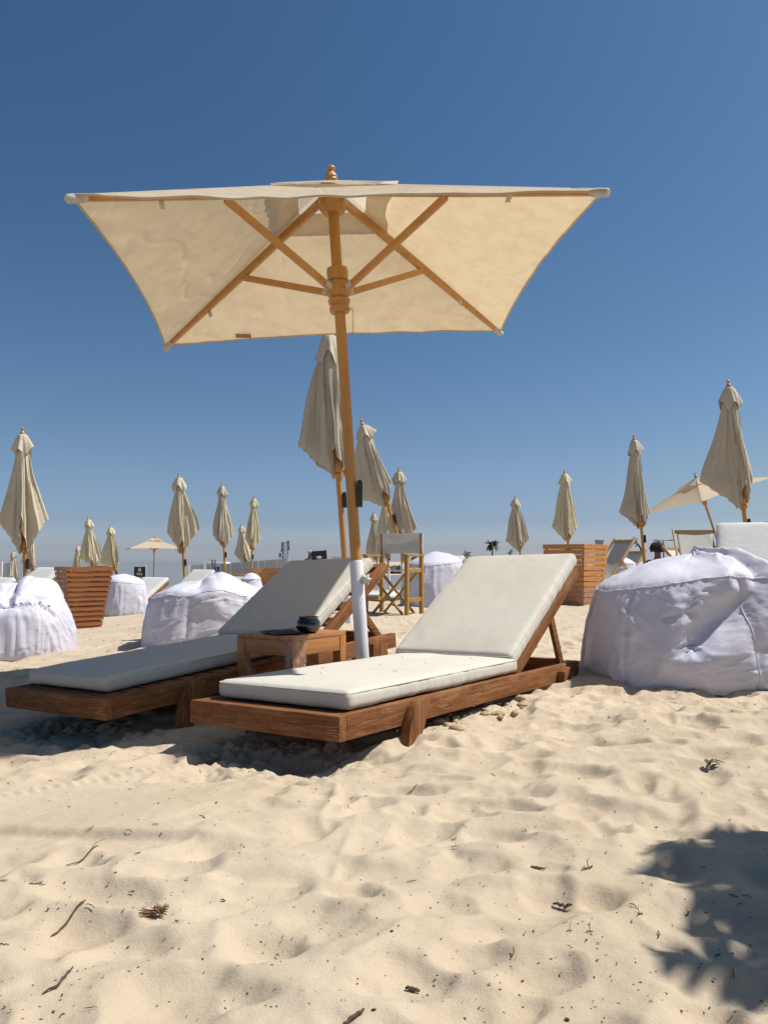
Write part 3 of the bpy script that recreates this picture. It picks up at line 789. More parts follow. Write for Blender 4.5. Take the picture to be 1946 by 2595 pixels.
furled( 920, 1081, 1303,  866, 1000, 1240, 12.6, 'strongly tilted furled parasol above the director chair', pbot=(1007, 1358), mat='furl', seed=7)
furled(1011, 1197, 1372,  977, 1058, 1345, 17.2, 'upright furled parasol with many pleats behind the director chair back', pbot=(1020, 1450), mat='furl', seed=8)
furled( 947, 1304, 1422,  923,  966, 1402, 30.0, 'small furled parasol seen low between the main pole and the director chair', pbot=(957, 1450), mat='furl', seed=9, res=.7)
furled( 975, 1255, 1418,  950, 1004, 1368, 22.0, 'pale furled parasol mostly hidden behind the strongly tilted one', pbot=(985, 1455), mat='furl2', seed=10, res=.8)
furled(1305, 1266, 1400, 1275, 1344, 1370, 26.0, 'small taupe furled parasol over the top edge of the sunlit backrest', pbot=(1321, 1440), mat='furl', seed=11)
furled(1430, 1202, 1372, 1392, 1470, 1336, 20.0, 'yellowish cream furled parasol rising behind the orange wooden planter', pbot=(1440, 1400), mat='furl2', seed=12)
furled(1606, 1117, 1342, 1567, 1647, 1300, 15.5, 'furled parasol leaning right, beside the person with curly hair', pbot=(1632, 1425), mat='furl', seed=13)
furled(1846, 984, 1298, 1774, 1906, 1215, 11.0, 'tall wide furled parasol at the right, in front of the far open parasol', pbot=(1890, 1345), mat='furl', seed=15)
furled( 225, 1318, 1445,  201,  261, 1415, 27.0, 'cream furled parasol with a small blue patch behind the dark slatted planter', pbot=(242, 1465), mat='furl2', seed=16)
furled( 281, 1338, 1454,  252,  307, 1424, 29.0, 'pale furled parasol between the dark planter and the toilet sign', pbot=(296, 1470), mat='furl2', seed=17)
furled( 198, 1385, 1462,  181,  214, 1446, 42.0, 'smallest furled parasol, peeping over the dark slatted planter', pbot=(200, 1480), mat='furl3', seed=18, res=.7)
furled(  35, 1400, 1480,   15,   54, 1462, 38.0, 'small furled parasol low behind the leftmost big one', pbot=(36, 1500), mat='furl', seed=19, res=.7)
furled(  78, 1352, 1446,   50,   90, 1425, 25.0, 'furled parasol nearly hidden behind the leftmost one, black tag on its pole', pbot=(84, 1480), mat='furl3', seed=20, res=.7)

# ------------------------------------------------------------------ open parasols far behind
def far_open(pa, Y, pole, half, label, seed, lean=0.0, yaw=R(12)):
    top_ = at(pa[0], pa[1], Y); lo_p = at(pole[0], pole[1], Y); ax = (top_-lo_p).normalized()
    ft = lo_p-ax*((lo_p.z-G(lo_p.x, Y))/ax.z)
    root = thing('open_parasol', label, 'parasol', ft, ax.to_track_quat('Z', 'Y').to_euler())
    Ht = (top_-ft).length; rise = half*.42
    co = []; fa = []
    cs = [Vector((half*1.414*math.cos(yaw+PI/4+k*PI/2), half*1.414*math.sin(yaw+PI/4+k*PI/2), -rise)) for k in range(4)]
    for k in range(4):
        a, b = np.array(cs[k]), np.array(cs[(k+1) % 4])
        s = np.linspace(.02, 1, 20)[:, None, None]; t = np.linspace(0, 1, 24)[None, :, None]
        P = s*(1-.05*4*t*(1-t)*s)*(a*(1-t)+b*t); P[..., 2] += Ht-.03*np.sin(PI*s[..., 0])*np.sin(PI*t[..., 0]); co.append(P.reshape(-1, 3)); fa.append(grid_faces(20, 24, k*480))
    mesh_np('canopy', np.concatenate(co), np.concatenate(fa), M['canopy'], root)
    co = []; fa = []
    for k in range(4):
        a, b = np.array(cs[k]), np.array(cs[(k+1) % 4])
        s = np.linspace(.01, .3, 8)[:, None, None]; t = np.linspace(0, 1, 14)[None, :, None]
        P = s*(a*(1-t)+b*t); P[..., 2] += Ht+.035+.02*np.sin(t[..., 0]*9+k)*s[..., 0]/.3; co.append(P.reshape(-1, 3)); fa.append(grid_faces(8, 14, k*112))
    mesh_np('vent_cap', np.concatenate(co), np.concatenate(fa), M['cap'], root)
    MB().tube([(0, 0, -.1), (0, 0, Ht+.03)], .028, 12).build('pole', M['pole_z'], root, smooth=True)
    MB().lathe([(.03, Ht+.03), (.04, Ht+.06), (.035, Ht+.09), (.015, Ht+.11), (.026, Ht+.13), (.02, Ht+.16)], 12).build('finial', M['ribw_z'], root, smooth=True)
    zr = Ht-rise*1.15
    MB().lathe([(.03, zr-.12), (.055, zr-.1), (.06, zr), (.05, zr+.1)], 14).build('runner', M['pole_z'], root, smooth=True)
    for c in cs:
        MB().bar((0, 0, Ht-.06), (c.x, c.y, Ht+c.z-.02), .024, .04).build('rib', M['ribw_y'], root)
        MB().bar((0, 0, zr), (c.x*.42, c.y*.42, Ht+c.z*.42-.05), .024, .036).build('strut', M['ribw_y'], root)
    return root
far_open((392, 1364), 40.0, (390, 1455), 1.22, 'far open cream parasol above the black toilet sign', 1, yaw=R(20))
far_open((1764, 1214), 21.0, (1806, 1338), 1.22, 'far open parasol with tilted pole behind the big deck chair', 2, yaw=R(22))

# ------------------------------------------------------------------ beanbags
def drape_cloth(P, nx3, ny3, v, seed, frames=18, press=-.5, grav=.7, shrink=-.06, bend=.14, grow=.024, fr=6):
    """lay a slightly too large sheet of vinyl over the filling and let it settle into creases"""
    nv, nu = P.shape[:2]
    col = bpy.data.collections.new('tmp_col'); sc.collection.children.link(col)
    try:
        stp = 3; Q = P[::2, ::stp]
        n1, n2 = Q.shape[:2]
        co_ = mesh_np('filling', Q.reshape(-1, 3), grid_faces(n1, n2, wrap=True), M['bag']); C.objects.unlink(co_); col.objects.link(co_)
        co_.modifiers.new('x', 'COLLISION'); co_.collision.thickness_outer = .010; co_.collision.cloth_friction = fr
        up = sst(.66, .78, v)+0*nx3; dn = 1-sst(.0, .14, v)+0*nx3
        N_ = np.stack([nx3*(1-up)*(1-dn*.6), ny3*(1-up)*(1-dn*.6), up-dn*.5], -1)
        r2 = np.random.default_rng(seed)
        P0 = P+N_*grow+r2.uniform(-.0015, .0015, P.shape)
        mid = P[:, :, :2].mean(1, keepdims=True)
        P0[0, :, :2] = mid[0]+(P0[1, :, :2]-mid[1])*.15; P0[-1, :, :2] = mid[-1]+(P0[-2, :, :2]-mid[-2])*.25
        o = mesh_np('sheet', P0.reshape(-1, 3), grid_faces(nv, nu, wrap=True), M['bag']); C.objects.unlink(o); sc.collection.objects.link(o)
        m = o.modifiers.new('c', 'CLOTH'); s = m.settings
        s.quality = 4; s.mass = .05*(21600/(nu*nv))**.0*(9000/(nu*nv)); s.tension_stiffness = 30; s.compression_stiffness = 10; s.shear_stiffness = 6; s.bending_stiffness = bend
        s.use_pressure = True; s.uniform_pressure_force = press; s.shrink_min = shrink; s.air_damping = 1; s.effector_weights.gravity = grav
        m.collision_settings.distance_min = .005; m.collision_settings.collection = col
        m.point_cache.frame_start = 1; m.point_cache.frame_end = frames+1
        for f in range(1, frames+1): sc.frame_set(f)
        me = o.evaluated_get(bpy.context.evaluated_depsgraph_get()).to_mesh()
        out = np.zeros(len(me.vertices)*3); me.vertices.foreach_get('co', out); out = out.reshape(P.shape)
        bpy.data.objects.remove(o); bpy.data.objects.remove(co_)
        if np.isfinite(out).all() and np.abs(out-P).max() < .35:
            out[..., 2] = np.maximum(out[..., 2], -.03); return out
        print('drape rejected', seed, np.abs(out-P).max())
    except Exception as ex:
        print('drape failed', ex)
    finally:
        sc.collection.children.unlink(col); bpy.data.collections.remove(col); sc.frame_set(1)
    return P
def beanbag(label, c, rx, ry, h, seed=0, yaw=0.0, topf=None, n=(150, 80), creases=(), taper=.80, amp=1.0, group=None, seams=6, e=2.6, tilt=0.0, scoop=None, name='beanbag', drape=None):
    """soft sack: superelliptic plan, bulging foot, narrower top, seams, piping and creases"""
    nu, nv = n
    root = thing(name, label, 'beanbag', (c[0], c[1], c[2]), (0, 0, yaw), group)
    u = np.linspace(0, 2*PI, nu, endpoint=False)[None, :]; v = np.linspace(0, 1, nv)[:, None]
    cu = np.cos(u); su = np.sin(u)
    sx = np.sign(cu)*np.abs(cu)**(2/e); sy = np.sign(su)*np.abs(su)**(2/e)
    # profile: v 0..0.12 underside, ..0.72 side wall, ..1 lid
    kv = np.array([0, .05, .11, .16, .22, .34, .50, .64, .70, .735, .78, .86, 1.0])
    kr = np.array([.0, .60, .90, .99, 1.0, .985, .93, taper+.02, taper-.03, taper-.07, taper-.17, taper*.52, 0.0])
    kz = np.array([.0, .0, .015, .06, .14, .33, .58, .80, .88, .915, .955, 1.01, 1.06])
    rr = np.interp(v, kv, kr); zz = np.interp(v, kv, kz)
    for _ in range(2):
        pad = np.pad(rr[:, 0], 1, 'edge'); rr = (.25*pad[:-2]+.5*pad[1:-1]+.25*pad[2:])[:, None]
        pad = np.pad(zz[:, 0], 1, 'edge'); zz = (.25*pad[:-2]+.5*pad[1:-1]+.25*pad[2:])[:, None]
    rr[0] = 0; rr[-1] = 0
    X = rx*rr*sx; Y = ry*rr*sy
    htop = h*(1+(topf(X/rx, Y/ry) if topf else 0*X))
    Z = zz*htop+0*u
    nx3 = sx*.9/rx; ny3 = sy*.9/ry; nl = np.sqrt(nx3**2+ny3**2)+1e-9; nx3, ny3 = nx3/nl, ny3/nl
    lid = sst(.70, .80, v); side = (1-lid)*sst(.02, .12, v)
    px_, py_, pz_ = X*1.0, Y*1.0, Z*1.0
    rid = lambda q: np.exp(-(q/.10)**2)
    n1 = fbm(px_*2.0, py_*2.0, pz_*2.2, seed, 2)*.022
    wx2 = .25*vn(px_*3, py_*3, pz_*3, seed+50)
    n3 = np.abs(fbm(px_*2.4+pz_*1.6+wx2, py_*2.4, pz_*3.6-px_*1.2+wx2, seed+11, 2))
    n4 = np.abs(fbm(px_*4.4-pz_*3+wx2, py_*4.4, pz_*6+px_*2, seed+14, 2))
    low = .35+.65*(1-sst(.10, .45, v)*(1-sst(.55, .7, v)))
    d = n1+.016*np.exp(-(n3/.10)**2)*(.4+.6*vn(px_*2, py_*2, pz_*2, seed+8)**2*2)+.007*np.exp(-(n4/.09)**2)*low-.0045
    d = d*amp
    for (uc, ud, zc, dz_, wd, dep) in creases:       # crease along a slanted line: angle uc+ud*s, height zc+dz*s
        s_ = np.linspace(0, 1, 40)
        best = np.full(X.shape, 9.0)
        ang_ = np.arctan2(np.sin(u), np.cos(u))+0*v
        for q in s_:
            da = np.arctan2(np.sin(ang_-(uc+ud*q)), np.cos(ang_-(uc+ud*q)))*rx
            best = np.minimum(best, np.hypot(da, pz_-(zc+dz_*q)*h)+.02*(q > .97)+.02*(q < .03))
        d = d-dep*np.exp(-(best/wd)**2)+dep*.45*np.exp(-((best-wd*2.1)/(wd*1.1))**2)
    for k in range(seams):
        us = 2*PI*k/seams+.35
        da = np.arctan2(np.sin(u-us), np.cos(u-us))
        d = d-.010*np.exp(-(da*rx/.018)**2)*sst(.12, .2, v)*(1-sst(.7, .73, v))
    d = d-.012*np.exp(-((v-.16)/.012)**2)+.004*np.exp(-((v-.715)/.012)**2)
    X = X+nx3*d*side; Y = Y+ny3*d*side; Z = Z+(d*.9+.016*fbm(px_*3.2, py_*3.2, 0, seed+21, 3)*amp)*sst(.66, .8, v)*(1-.0*lid)
    if scoop is not None: X, Y, Z = scoop(X, Y, Z, v)
    Z = np.maximum(Z, 0)-.02+tilt*X
    P = np.stack([X+0*Z, Y+0*Z, Z], -1)
    if drape: P = drape_cloth(P, nx3+0*Z, ny3+0*Z, v, seed, **(drape if isinstance(drape, dict) else {}))
    mesh_np('sack', P.reshape(-1, 3), grid_faces(nv, nu, wrap=True), M['bag'], root)
    # stitched seams as thin cords
    for k in range(seams):
        sm_ = MB()
        us = 2*PI*k/seams+.35; i = int(round(us/(2*PI)*nu)) % nu
        j0, j1 = int(nv*.15), int(nv*.715)
        sm_.tube([tuple(P[j, i]+np.array((nx3[0, i], ny3[0, i], 0))*.002) for j in range(j0, j1, 2)], .0028, 5)
        sm_.build('seam', M['bag'], root, smooth=True)
    j = int(round(.715*(nv-1)))
    MB().tube([tuple(P[j, i % nu]) for i in range(0, nu+1)], .0045, 6, caps=False).build('piping', M['bag'], root, smooth=True)
    return root
bg_ = 'white vinyl beanbags scattered over the sand'
# the big one at the right
cb = hit(1720, 1768)
def tf(x, y): return -.14+.14*np.clip((x+.85)/.95, 0, 1)**.9-.22*np.clip(x-.22, 0, 1)**1.3
beanbag('huge crumpled lavender-white beanbag at the right edge, beside the sunlit lounger', (1.80, 4.88, H(1.6, 4.4)-.015), .615, .575, .695, seed=3, yaw=R(-4), topf=tf, drape=dict(grow=.020, frames=18, shrink=-.045, grav=.6), n=(230, 116), taper=.86, amp=1.0, seams=7, e=2.7,
        creases=((-1.18, -.62, .97, -.62, .055, .060), (-.95, -.12, .92, -.45, .035, .045), (-.62, -.1, .9, -.5, .04, .05), (-1.1, .55, .38, -.10, .03, .03), (-1.95, .25, .60, .05, .02, .014), (-1.4, .5, .22, -.03, .02, .02), (-.8, .5, .55, -.2, .03, .035)))
# behind the shaded lounger
p = at(515, 1600, 7.0)
def tf2(x, y): return -.05+.04*np.sin(x*9)+.05*np.sin(x*4+1)
beanbag('wide beanbag half in parasol shade, behind the left lounger mattress', (p.x, 7.35, G(p.x, 7.2)-.02), .56, .50, .545, seed=14, yaw=.1, topf=tf2, drape=True, n=(170, 90), taper=.88, amp=1.0,
        creases=((-1.2, .5, .55, -.1, .03, .03), (-.9, .4, .75, -.15, .03, .03), (-1.9, .3, .95, -.05, .03, .03)))
# knotted one at the left edge
p = hit(60, 1655)
def sc1(X, Y, Z, v):
    q = sst(.66, .8, v)
    lip = np.clip((-Y-.02)/.34, 0, 1)
    Z = Z-q*.22*np.clip(lip, 0, 1)+q*.10*np.exp(-((X-.22)/.18)**2-((Y-.12)/.22)**2)+q*.02*np.exp(-((X+.15)/.15)**2-((Y-.1)/.2)**2)
    Z = Z-q*.16*np.exp(-((X-.02)/.05)**2-((Y+.0)/.30)**2)-q*.08*np.exp(-((Y+.16-.1*X)/.05)**2)
    return X, Y, Z
beanbag('slumped sunlit beanbag with a knotted top at the left edge', (-3.27, 7.40, G(-3.0, 7.0)-.015), .50, .50, .575, seed=22, yaw=.2, n=(160, 90), taper=.80, amp=.6, drape=dict(grow=.018, grav=.5, shrink=-.05), scoop=sc1, seams=5,
        creases=((-1.0, .3, .85, -.2, .03, .03), (-1.6, .5, .8, .03, .03, .04)))
p = at(312, 1550, 13.6)
beanbag('smooth round beanbag just right of the dark slatted planter', (p.x-.07, 13.9, G(p.x, 13.6)-.02), .37, .37, .67, seed=31, yaw=.5, n=(110, 60), taper=.84, amp=.6, drape=dict(grow=.022), creases=((-1.2, .5, .6, -.15, .03, .02),), topf=lambda x, y: -.05*x)
# behind the director chair
p = at(1100, 1540, 11.2)
beanbag('beanbag behind the director chair, crossed by its wooden frame', (p.x+.03, 11.6, -.69), .44, .42, .78, seed=41, yaw=.3, n=(110, 60), taper=.82, amp=.7, drape=dict(grow=.022), topf=lambda x, y: .06*np.clip(x, -1, 1))
p = at(895, 1530, 13)
beanbag('sliver of a lavender beanbag between the main pole and the director chair', (p.x-.10, 13.3, -.72), .36, .36, .5, seed=51, n=(120, 70))
p = at(858, 1555, 12.0)
beanbag('low flat white pouf left of the white pole sleeve', (p.x-.12, 12.4, -.70), .32, .32, .19, seed=61, n=(120, 60), taper=.9)
p = at(1575, 1440, 16)
beanbag('rounded beanbag behind the orange planter and folded chair', (p.x+.02, 16.4, -.72), .46, .42, .78, seed=71, n=(140, 80), taper=.8)
p = at(1665, 1420, 17)
beanbag('beanbag under the person with curly hair', (p.x, 17.3, -.74), .46, .45, .74, seed=72, n=(120, 70), taper=.8)
p = at(625, 1460, 12)
beanbag('small beanbag top poking up right of the wide shaded beanbag', (p.x+.02, 12.3, -.72), .19, .26, .545, seed=81, n=(120, 70), taper=.7)

# ------------------------------------------------------------------ slatted wooden planters
def planter(label, corner, yaw, wt_, wb_, h, nsl, pre='slat', wrap=None, seed=0, dep=None):
    """corner: world point of the visible vertical edge at the ground; local +x and +y run along the two visible faces"""
    rr = random.Random(seed)
    root = thing('slatted_planter', label, 'planter', corner, (0, 0, yaw))
    dt = dep or wt_; db = wb_*(dt/wt_)
    cx_, cy_ = wb_/2, db/2
    sl_h = h/nsl
    for k in range(nsl):
        z0 = k*sl_h+.004; f = (k+.5)/nsl; hw = (wb_+(wt_-wb_)*f)/2; hd = (db+(dt-db)*f)/2
        th_ = .018
        j = lambda: rr.uniform(-.006, .006)
        for fi in range(4):
            mb = MB()
            a, b_ = (hw, hd) if fi % 2 == 0 else (hd, hw)
            e1, e2 = j()*.7, j()*.7; zz0, zz1 = z0, z0+sl_h*.84
            y0 = -b_ if fi % 2 == 0 else -b_+th_+.001
            # each board: slightly uneven ends
            ex = a+.002 if fi % 2 == 0 else a-.0
            if fi % 2: ex = a-th_-.001; y0 = -b_
            mb.add([(-ex, y0, zz0+e1), (ex, y0, zz0+e2), (ex, y0+th_, zz0+e2), (-ex, y0+th_, zz0+e1), (-ex, y0, zz1+e1*.6), (ex, y0, zz1+e2*.6), (ex, y0+th_, zz1+e2*.6), (-ex, y0+th_, zz1+e1*.6)],
                   [(0,3,2,1),(4,5,6,7),(0,1,5,4),(1,2,6,5),(2,3,7,6),(3,0,4,7)])
            Mx = Matrix.Translation((cx_, cy_, 0)) @ Matrix.Rotation(fi*PI/2, 4, 'Z')
            o = mb.build('board', M[pre+'_x'], root); o.matrix_local = Mx
    for sx_, sy_ in ((-1, -1), (1, -1), (1, 1), (-1, 1)):
        MB().bar((cx_+sx_*(wb_/2-.04), cy_+sy_*(db/2-.04), 0), (cx_+sx_*(wt_/2-.04), cy_+sy_*(dt/2-.04), h-.01), .03, .03).build('corner_post', M[pre+'_z'], root)
    if wrap:
        z0, z1 = wrap; V = []; nn_ = 120
        for i in range(16):
            z = z0+(z1-z0)*i/15; f = z/h; hw = (wb_+(wt_-wb_)*f)/2+.006; hd = (db+(dt-db)*f)/2+.006
            for k in range(nn_):
                q = 4*k/nn_; sd = int(q); fr = q-sd
                x_, y_ = [(-hw+2*hw*fr, -hd), (hw, -hd+2*hd*fr), (hw-2*hw*fr, hd), (-hw, hd-2*hd*fr)][sd]
                w_ = 1+.012*float(vn(q*6, z*25, 0, seed))
                V.append((cx_+x_*w_, cy_+y_*w_, z))
        mesh_np('plastic_wrap', V, grid_faces(16, nn_, wrap=True), M['film'], root)
    return root
p = at(186, 1598, 10.6)
planter('dark brown tapered slatted planter between two beanbags at the left', (p.x-.02, p.y, p.z-.01), R(35), .60, .37, .82, 13, 'slat', (.0, .75) if False else None, 1)
p = at(1478, 1541, 12.8)
planter('orange slatted planter wrapped in film at its foot, behind the sunlit lounger', (p.x, p.y, p.z-.01), R(47), .62+.12, .60, 1.0, 12, 'slatb', (.02, .36), 2)
for c in kids(C.objects['slatted_planter.001']): pass
p = at(262, 1492, 17)
planter('small slatted planter at the far left behind the dark one', (p.x-.25, p.y, p.z-.25), R(8), .42, .30, .72, 9, 'slatb', None, 3)
p = at(655, 1520, 12.5)
planter('slatted planter seen over the shaded lounger backrest', (p.x-.03, p.y, -.72), R(20), .50, .36, .625, 9, 'slatb', None, 4)

# ------------------------------------------------------------------ director chair
def director(label, foot, yaw, s=1.0):
    t = thing('director_chair', label, 'chair', foot, (0, 0, yaw))
    # local: +y is the front, +x right of the sitter
    W, D, HA, HS, HB = .50*s, .40*s, .70*s, .54*s, .95*s
    for sx_ in (-1, 1):
        x = sx_*W/2
        for y, hh in ((-D/2, HA), (D/2, HA)):
            MB().box((x-.019, y-.026, -.06), (x+.019, y+.026, hh)).build('post', M['chair_z'], t, bev=.003)
        MB().box((x-.028, -D/2-.03, HA+.0005), (x+.028, D/2+.04, HA+.022)).build('armrest', M['chair_y'], t, bev=.004)
        for z in (.20*s, .52*s, .36*s):
            if z == .36*s: continue
            MB().box((x-.012, -D/2+.023, z), (x+.012, D/2-.023, z+.045)).build('rung', M['chair_y'], t, bev=.003)
        MB().box((x-.014, -D/2-.016, HA+.023), (x+.014, -D/2+.016, HB+.015)).build('back_post', M['chair_z'], t, bev=.003)
    for y in (D/2-.05, -D/2+.05):
        for q, sg in ((0, 1), (.026, -1)):
            MB().bar((sg*(W/2-.02), y+q, .02), (-sg*(W/2-.01), y+q, HS), .022, .040, up=(0, 1, 0)).build('cross_leg', M['chair_x'], t, bev=.003)
    for sg in (-1, 1):
        MB().box((sg*(W/2-.01)-.014, -D/2+.01, HS-.006), (sg*(W/2-.01)+.014, D/2-.01, HS+.02)).build('seat_rail', M['chair_y'], t, bev=.003)
    P = []
    for i in range(24):
        for j in range(24):
            a, b = i/23, j/23; P.append(((a-.5)*(W-.0), (b-.5)*(D-.03), HS+.026-.035*math.sin(PI*a)+.004*float(vn(a*4, b*4, 0, 5))))
    o = mesh_np('canvas_seat', P, grid_faces(24, 24), M['sling'], t); m_ = o.modifiers.new('s', 'SOLIDIFY'); m_.thickness = .004
    P = []; rows, cols = 20, 60
    for i in range(rows):
        for j in range(cols):
            a, b = i/(rows-1), j/(cols-1)
            th = 2*PI*b
            # a loop of canvas around both back posts
            xx = (W/2+.018)*max(-1, min(1, 1.35*math.cos(th))); yy = -D/2+.020*math.sin(th)-.02*math.cos(PI*xx/W)*1.0
            zz = HA+.035+(HB-HA-.02)*a
            P.append((xx, yy+.003*float(vn(a*3, xx*14, yy*30, 6)), zz))
    bc = mesh_np('canvas_back', P, grid_faces(rows, cols, wrap=True), M['grey'], t)
    P = []
    for i in range(16):
        for j in range(24):
            a, b = i/15, j/23; P.append(((b-.5)*W*.74, -D/2-.046-.0*math.sin(PI*b)+.004*float(vn(a*3+b*5, b*4-a*7, 0, 9)), HA+.065+(HB-HA-.085)*a))
    pc = mesh_np('back_patch', P, grid_faces(16, 24), M['sling'], bc); m_ = pc.modifiers.new('s', 'SOLIDIFY'); m_.thickness = .003
    return t
director('ochre wooden director chair with grey canvas back, standing between the two loungers', (at(998, 1500, 9.55).x, 9.55, -.655), math.atan2(-.90, -.44)-PI/2, 1.02)

# ------------------------------------------------------------------ deck chairs
def deck(label, foot, yaw, W=.58, H=1.12, lean=.45, matw='deck', group=None):
    """two crossing frames with a canvas sling; local -y is the side seen from the camera (front of the sling)"""
    t = thing('deck_chair', label, 'deck chair', foot, (0, 0, yaw), group)
    T = .035
    for sx_ in (-1, 1):
        x = sx_*W/2
        MB().bar((x, -.50, -.02), (x, lean, H), T*.7, .05).build('back_rail', M[matw+'_z'], t, bev=.003)
        MB().bar((x-sx_*.035, .42, -.02), (x-sx_*.035, -.52, .42), T*.6, .045).build('seat_rail', M[matw+'_y'], t, bev=.003)
        MB().bar((x+sx_*.028, .10, H*.66), (x+sx_*.028, .62, -.02), T*.55, .035).build('prop_rail', M[matw+'_y'], t, bev=.003)
    MB().box((-W/2+.02, lean-.05, H-.075), (W/2-.02, lean-.02, H-.02)).build('top_bar', M[matw+'_x'], t, bev=.003)
    MB().box((-W/2+.055, -.53, .38), (W/2-.055, -.50, .43)).build('front_bar', M[matw+'_x'], t, bev=.003)
    P = []
    for i in range(40):
        a = i/39
        y = -.50+(lean+.46)*a; z = .41+(H-.46)*a-.30*math.sin(PI*a**.8)
        for j in range(16):
            b = j/15; P.append(((b-.5)*(W-.10), y, z-.015*math.sin(PI*b)+.004*float(vn(a*6, b*4, 0, 4))))
    o = mesh_np('canvas_sling', P, grid_faces(40, 16), M['sling'], t); m_ = o.modifiers.new('s', 'SOLIDIFY'); m_.thickness = .003
    return t
p = at(1757, 1430, 12.6); deck('big deck chair with taut off-white sling, right of the person with curly hair', (p.x, 12.3, -.70), R(-8), W=.62, H=1.20)
p = at(1700, 1430, 15.2); deck('narrow deck chair just left of the big deck chair', (p.x+.30, 15.0, -.72), R(40), W=.46, H=1.0)
p = at(1543, 1440, 14.2); deck('folded-back deck chair side-on behind the orange planter', (p.x, 14.4, -.70), R(-62), W=.5, H=1.10)
p = at(1555, 1440, 17.5); deck('second deck chair behind, its arm showing by the leafless palm', (p.x+.18, 17.5, -.74), R(-58), W=.5, H=.98)
p = at(610, 1470, 20); deck('low deck chair beneath the little leaning furled parasol', (p.x, 20, at(610, 1456, 20).z-1.0), R(10), W=.5, H=1.02)

# ------------------------------------------------------------------ loungers further back
def far_lounger(label, x, y, zt, yaw, seed, ang=35, W=.72, first=[None]):
    """zt: height of the top of the backrest"""
    t = lounger('sun_lounger', label, (0, 0, 0), (0, 0, yaw), hi=False, ang=ang, seed=seed, mat='mat2', W=W, mx=(.05, W-.04), bx=(.03, W-.03), group='sun loungers further back on the beach')
    top_l = Vector((W/2, 1.5+1.0*math.cos(R(ang)), 1.0*math.sin(R(ang))))
    q = Matrix.Rotation(yaw, 3, 'Z') @ top_l
    t.location = (x-q.x, y-q.y, zt-q.z-.06)
    return t
def fl(u, v, Y, *a, **k):
    P = at(u, v, Y); return far_lounger(a[0], P.x, Y, P.z, *a[1:], **k)
fl(25, 1468, 10.8, 'far lounger whose white backrest touches the left edge of the picture', R(-42), 31, 33, .60)
fl(135, 1441, 14.5, 'far lounger with broad white backrest rising left of the dark slatted planter', R(-35), 32, 36, .8)
fl(352, 1475, 20.5, 'far lounger with low white back beneath the toilet sign', R(-40), 33, 30)
fl(400, 1466, 15.8, 'far lounger whose backrest pokes over the wide shaded beanbag at its left', R(-30), 34, 33)
fl(522, 1446, 17.5, 'far lounger with wood-topped backrest below the blue post', R(-36), 35, 37)
fl(905, 1451, 15.5, 'far lounger seen between the legs of the director chair', R(-36), 36, 25)
fl(865, 1442, 22.5, 'far lounger just above the seat canvas of the director chair', R(-30), 37, 30)
fl(1140, 1412, 14.5, 'far lounger whose backrest tip shows left of the sunlit backrest', R(-38), 38, 36)
big = lounger('sun_lounger', 'sun lounger with steep tall white backrest at the right edge behind the huge beanbag', (0, 0, 0), (0, 0, R(-24)), hi=False, ang=44, seed=40, mat='mat2', W=.78, mx=(.05, .74), bx=(.04, .75), group='sun loungers further back on the beach', blen=1.08)
P_ = at(1905, 1343, 7.6); q = Matrix.Rotation(R(-24), 3, 'Z') @ Vector((.39, 1.5+1.05*math.cos(R(44)), 1.05*math.sin(R(44))))
big.location = (P_.x-q.x+.05, P_.y-q.y, P_.z-q.z-.04)

# ------------------------------------------------------------------ signs, fence, far structures
def text_mesh(body, size, mat, parent, loc, name='lettering'):
    cu = bpy.data.curves.new(name, 'FONT'); cu.body = body; cu.size = size; cu.extrude = .002; cu.align_x = 'CENTER'; cu.align_y = 'CENTER'; cu.offset = size*.02
    o = bpy.data.objects.new(name, cu); C.objects.link(o)
    bpy.context.view_layer.update()
    me = bpy.data.meshes.new_from_object(o.evaluated_get(bpy.context.evaluated_depsgraph_get()))
    bpy.data.objects.remove(o); me.materials.clear(); me.materials.append(mat)
    m = bpy.data.objects.new(name, me); C.objects.link(m); m.parent = parent; m.location = loc; m.rotation_euler = (PI/2, 0, 0); return m
Y = 26.0; k = Y/F
p = at(355, 1449, Y); gz = G(p.x, Y)
sg = thing('toilet_sign', 'black toilet sign reading WC on two white posts, under the far open parasol', 'sign', (p.x, Y, gz)); z0 = p.z-gz
MB().box((-.175, -.02, z0-.165), (.175, 0, z0+.155)).build('board', M['sign'], sg)
MB().box((-.135, -.02, z0-.42), (.175, 0, z0-.22)).build('lower_board', M['sign'], sg)
for x in (-.10, .172): MB().box((x-.018, .002, -.1), (x+.018, .03, z0+.21)).build('post', M['signwhite'], sg)
MB().box((-.13, .031, z0-.215), (.17, .036, z0-.17)).build('crossbar', M['signwhite'], sg)
text_mesh('WC', .105, M['signwhite'], sg, (0, -.0225, z0-.075))
pic = MB()
for x in (-.028, .028):
    pic.lathe([(.001, -.003), (.011, -.003), (.011, .0), (.001, .0)], 12, Matrix.Translation((x, -.0205, z0+.115)) @ Matrix.Rotation(PI/2, 4, 'X'))
    pic.prism([(x-.02, z0+.04), (x-.013, z0+.098), (x+.013, z0+.098), (x+.02, z0+.04), (x+.008, z0+.04), (x+.008, z0+.005), (x-.008, z0+.005), (x-.008, z0+.04)], -.0235, -.0205, 'xz')
pic.box((-.002, -.0235, z0+.0), (.002, -.0205, z0+.125))
pic.build('pictogram', M['signwhite'], sg)
Y = 27.0; p = at(816, 1405, Y); gz = G(p.x, Y); z0 = p.z-gz
ar = thing('arrow_sign', 'black direction sign with a white arrow pointing right, above the shaded backrest', 'sign', (p.x, Y, gz), (R(0), R(-4), R(8)))
MB().box((-.25, -.02, z0-.16), (.25, 0, z0+.12)).build('board', M['sign'], ar)
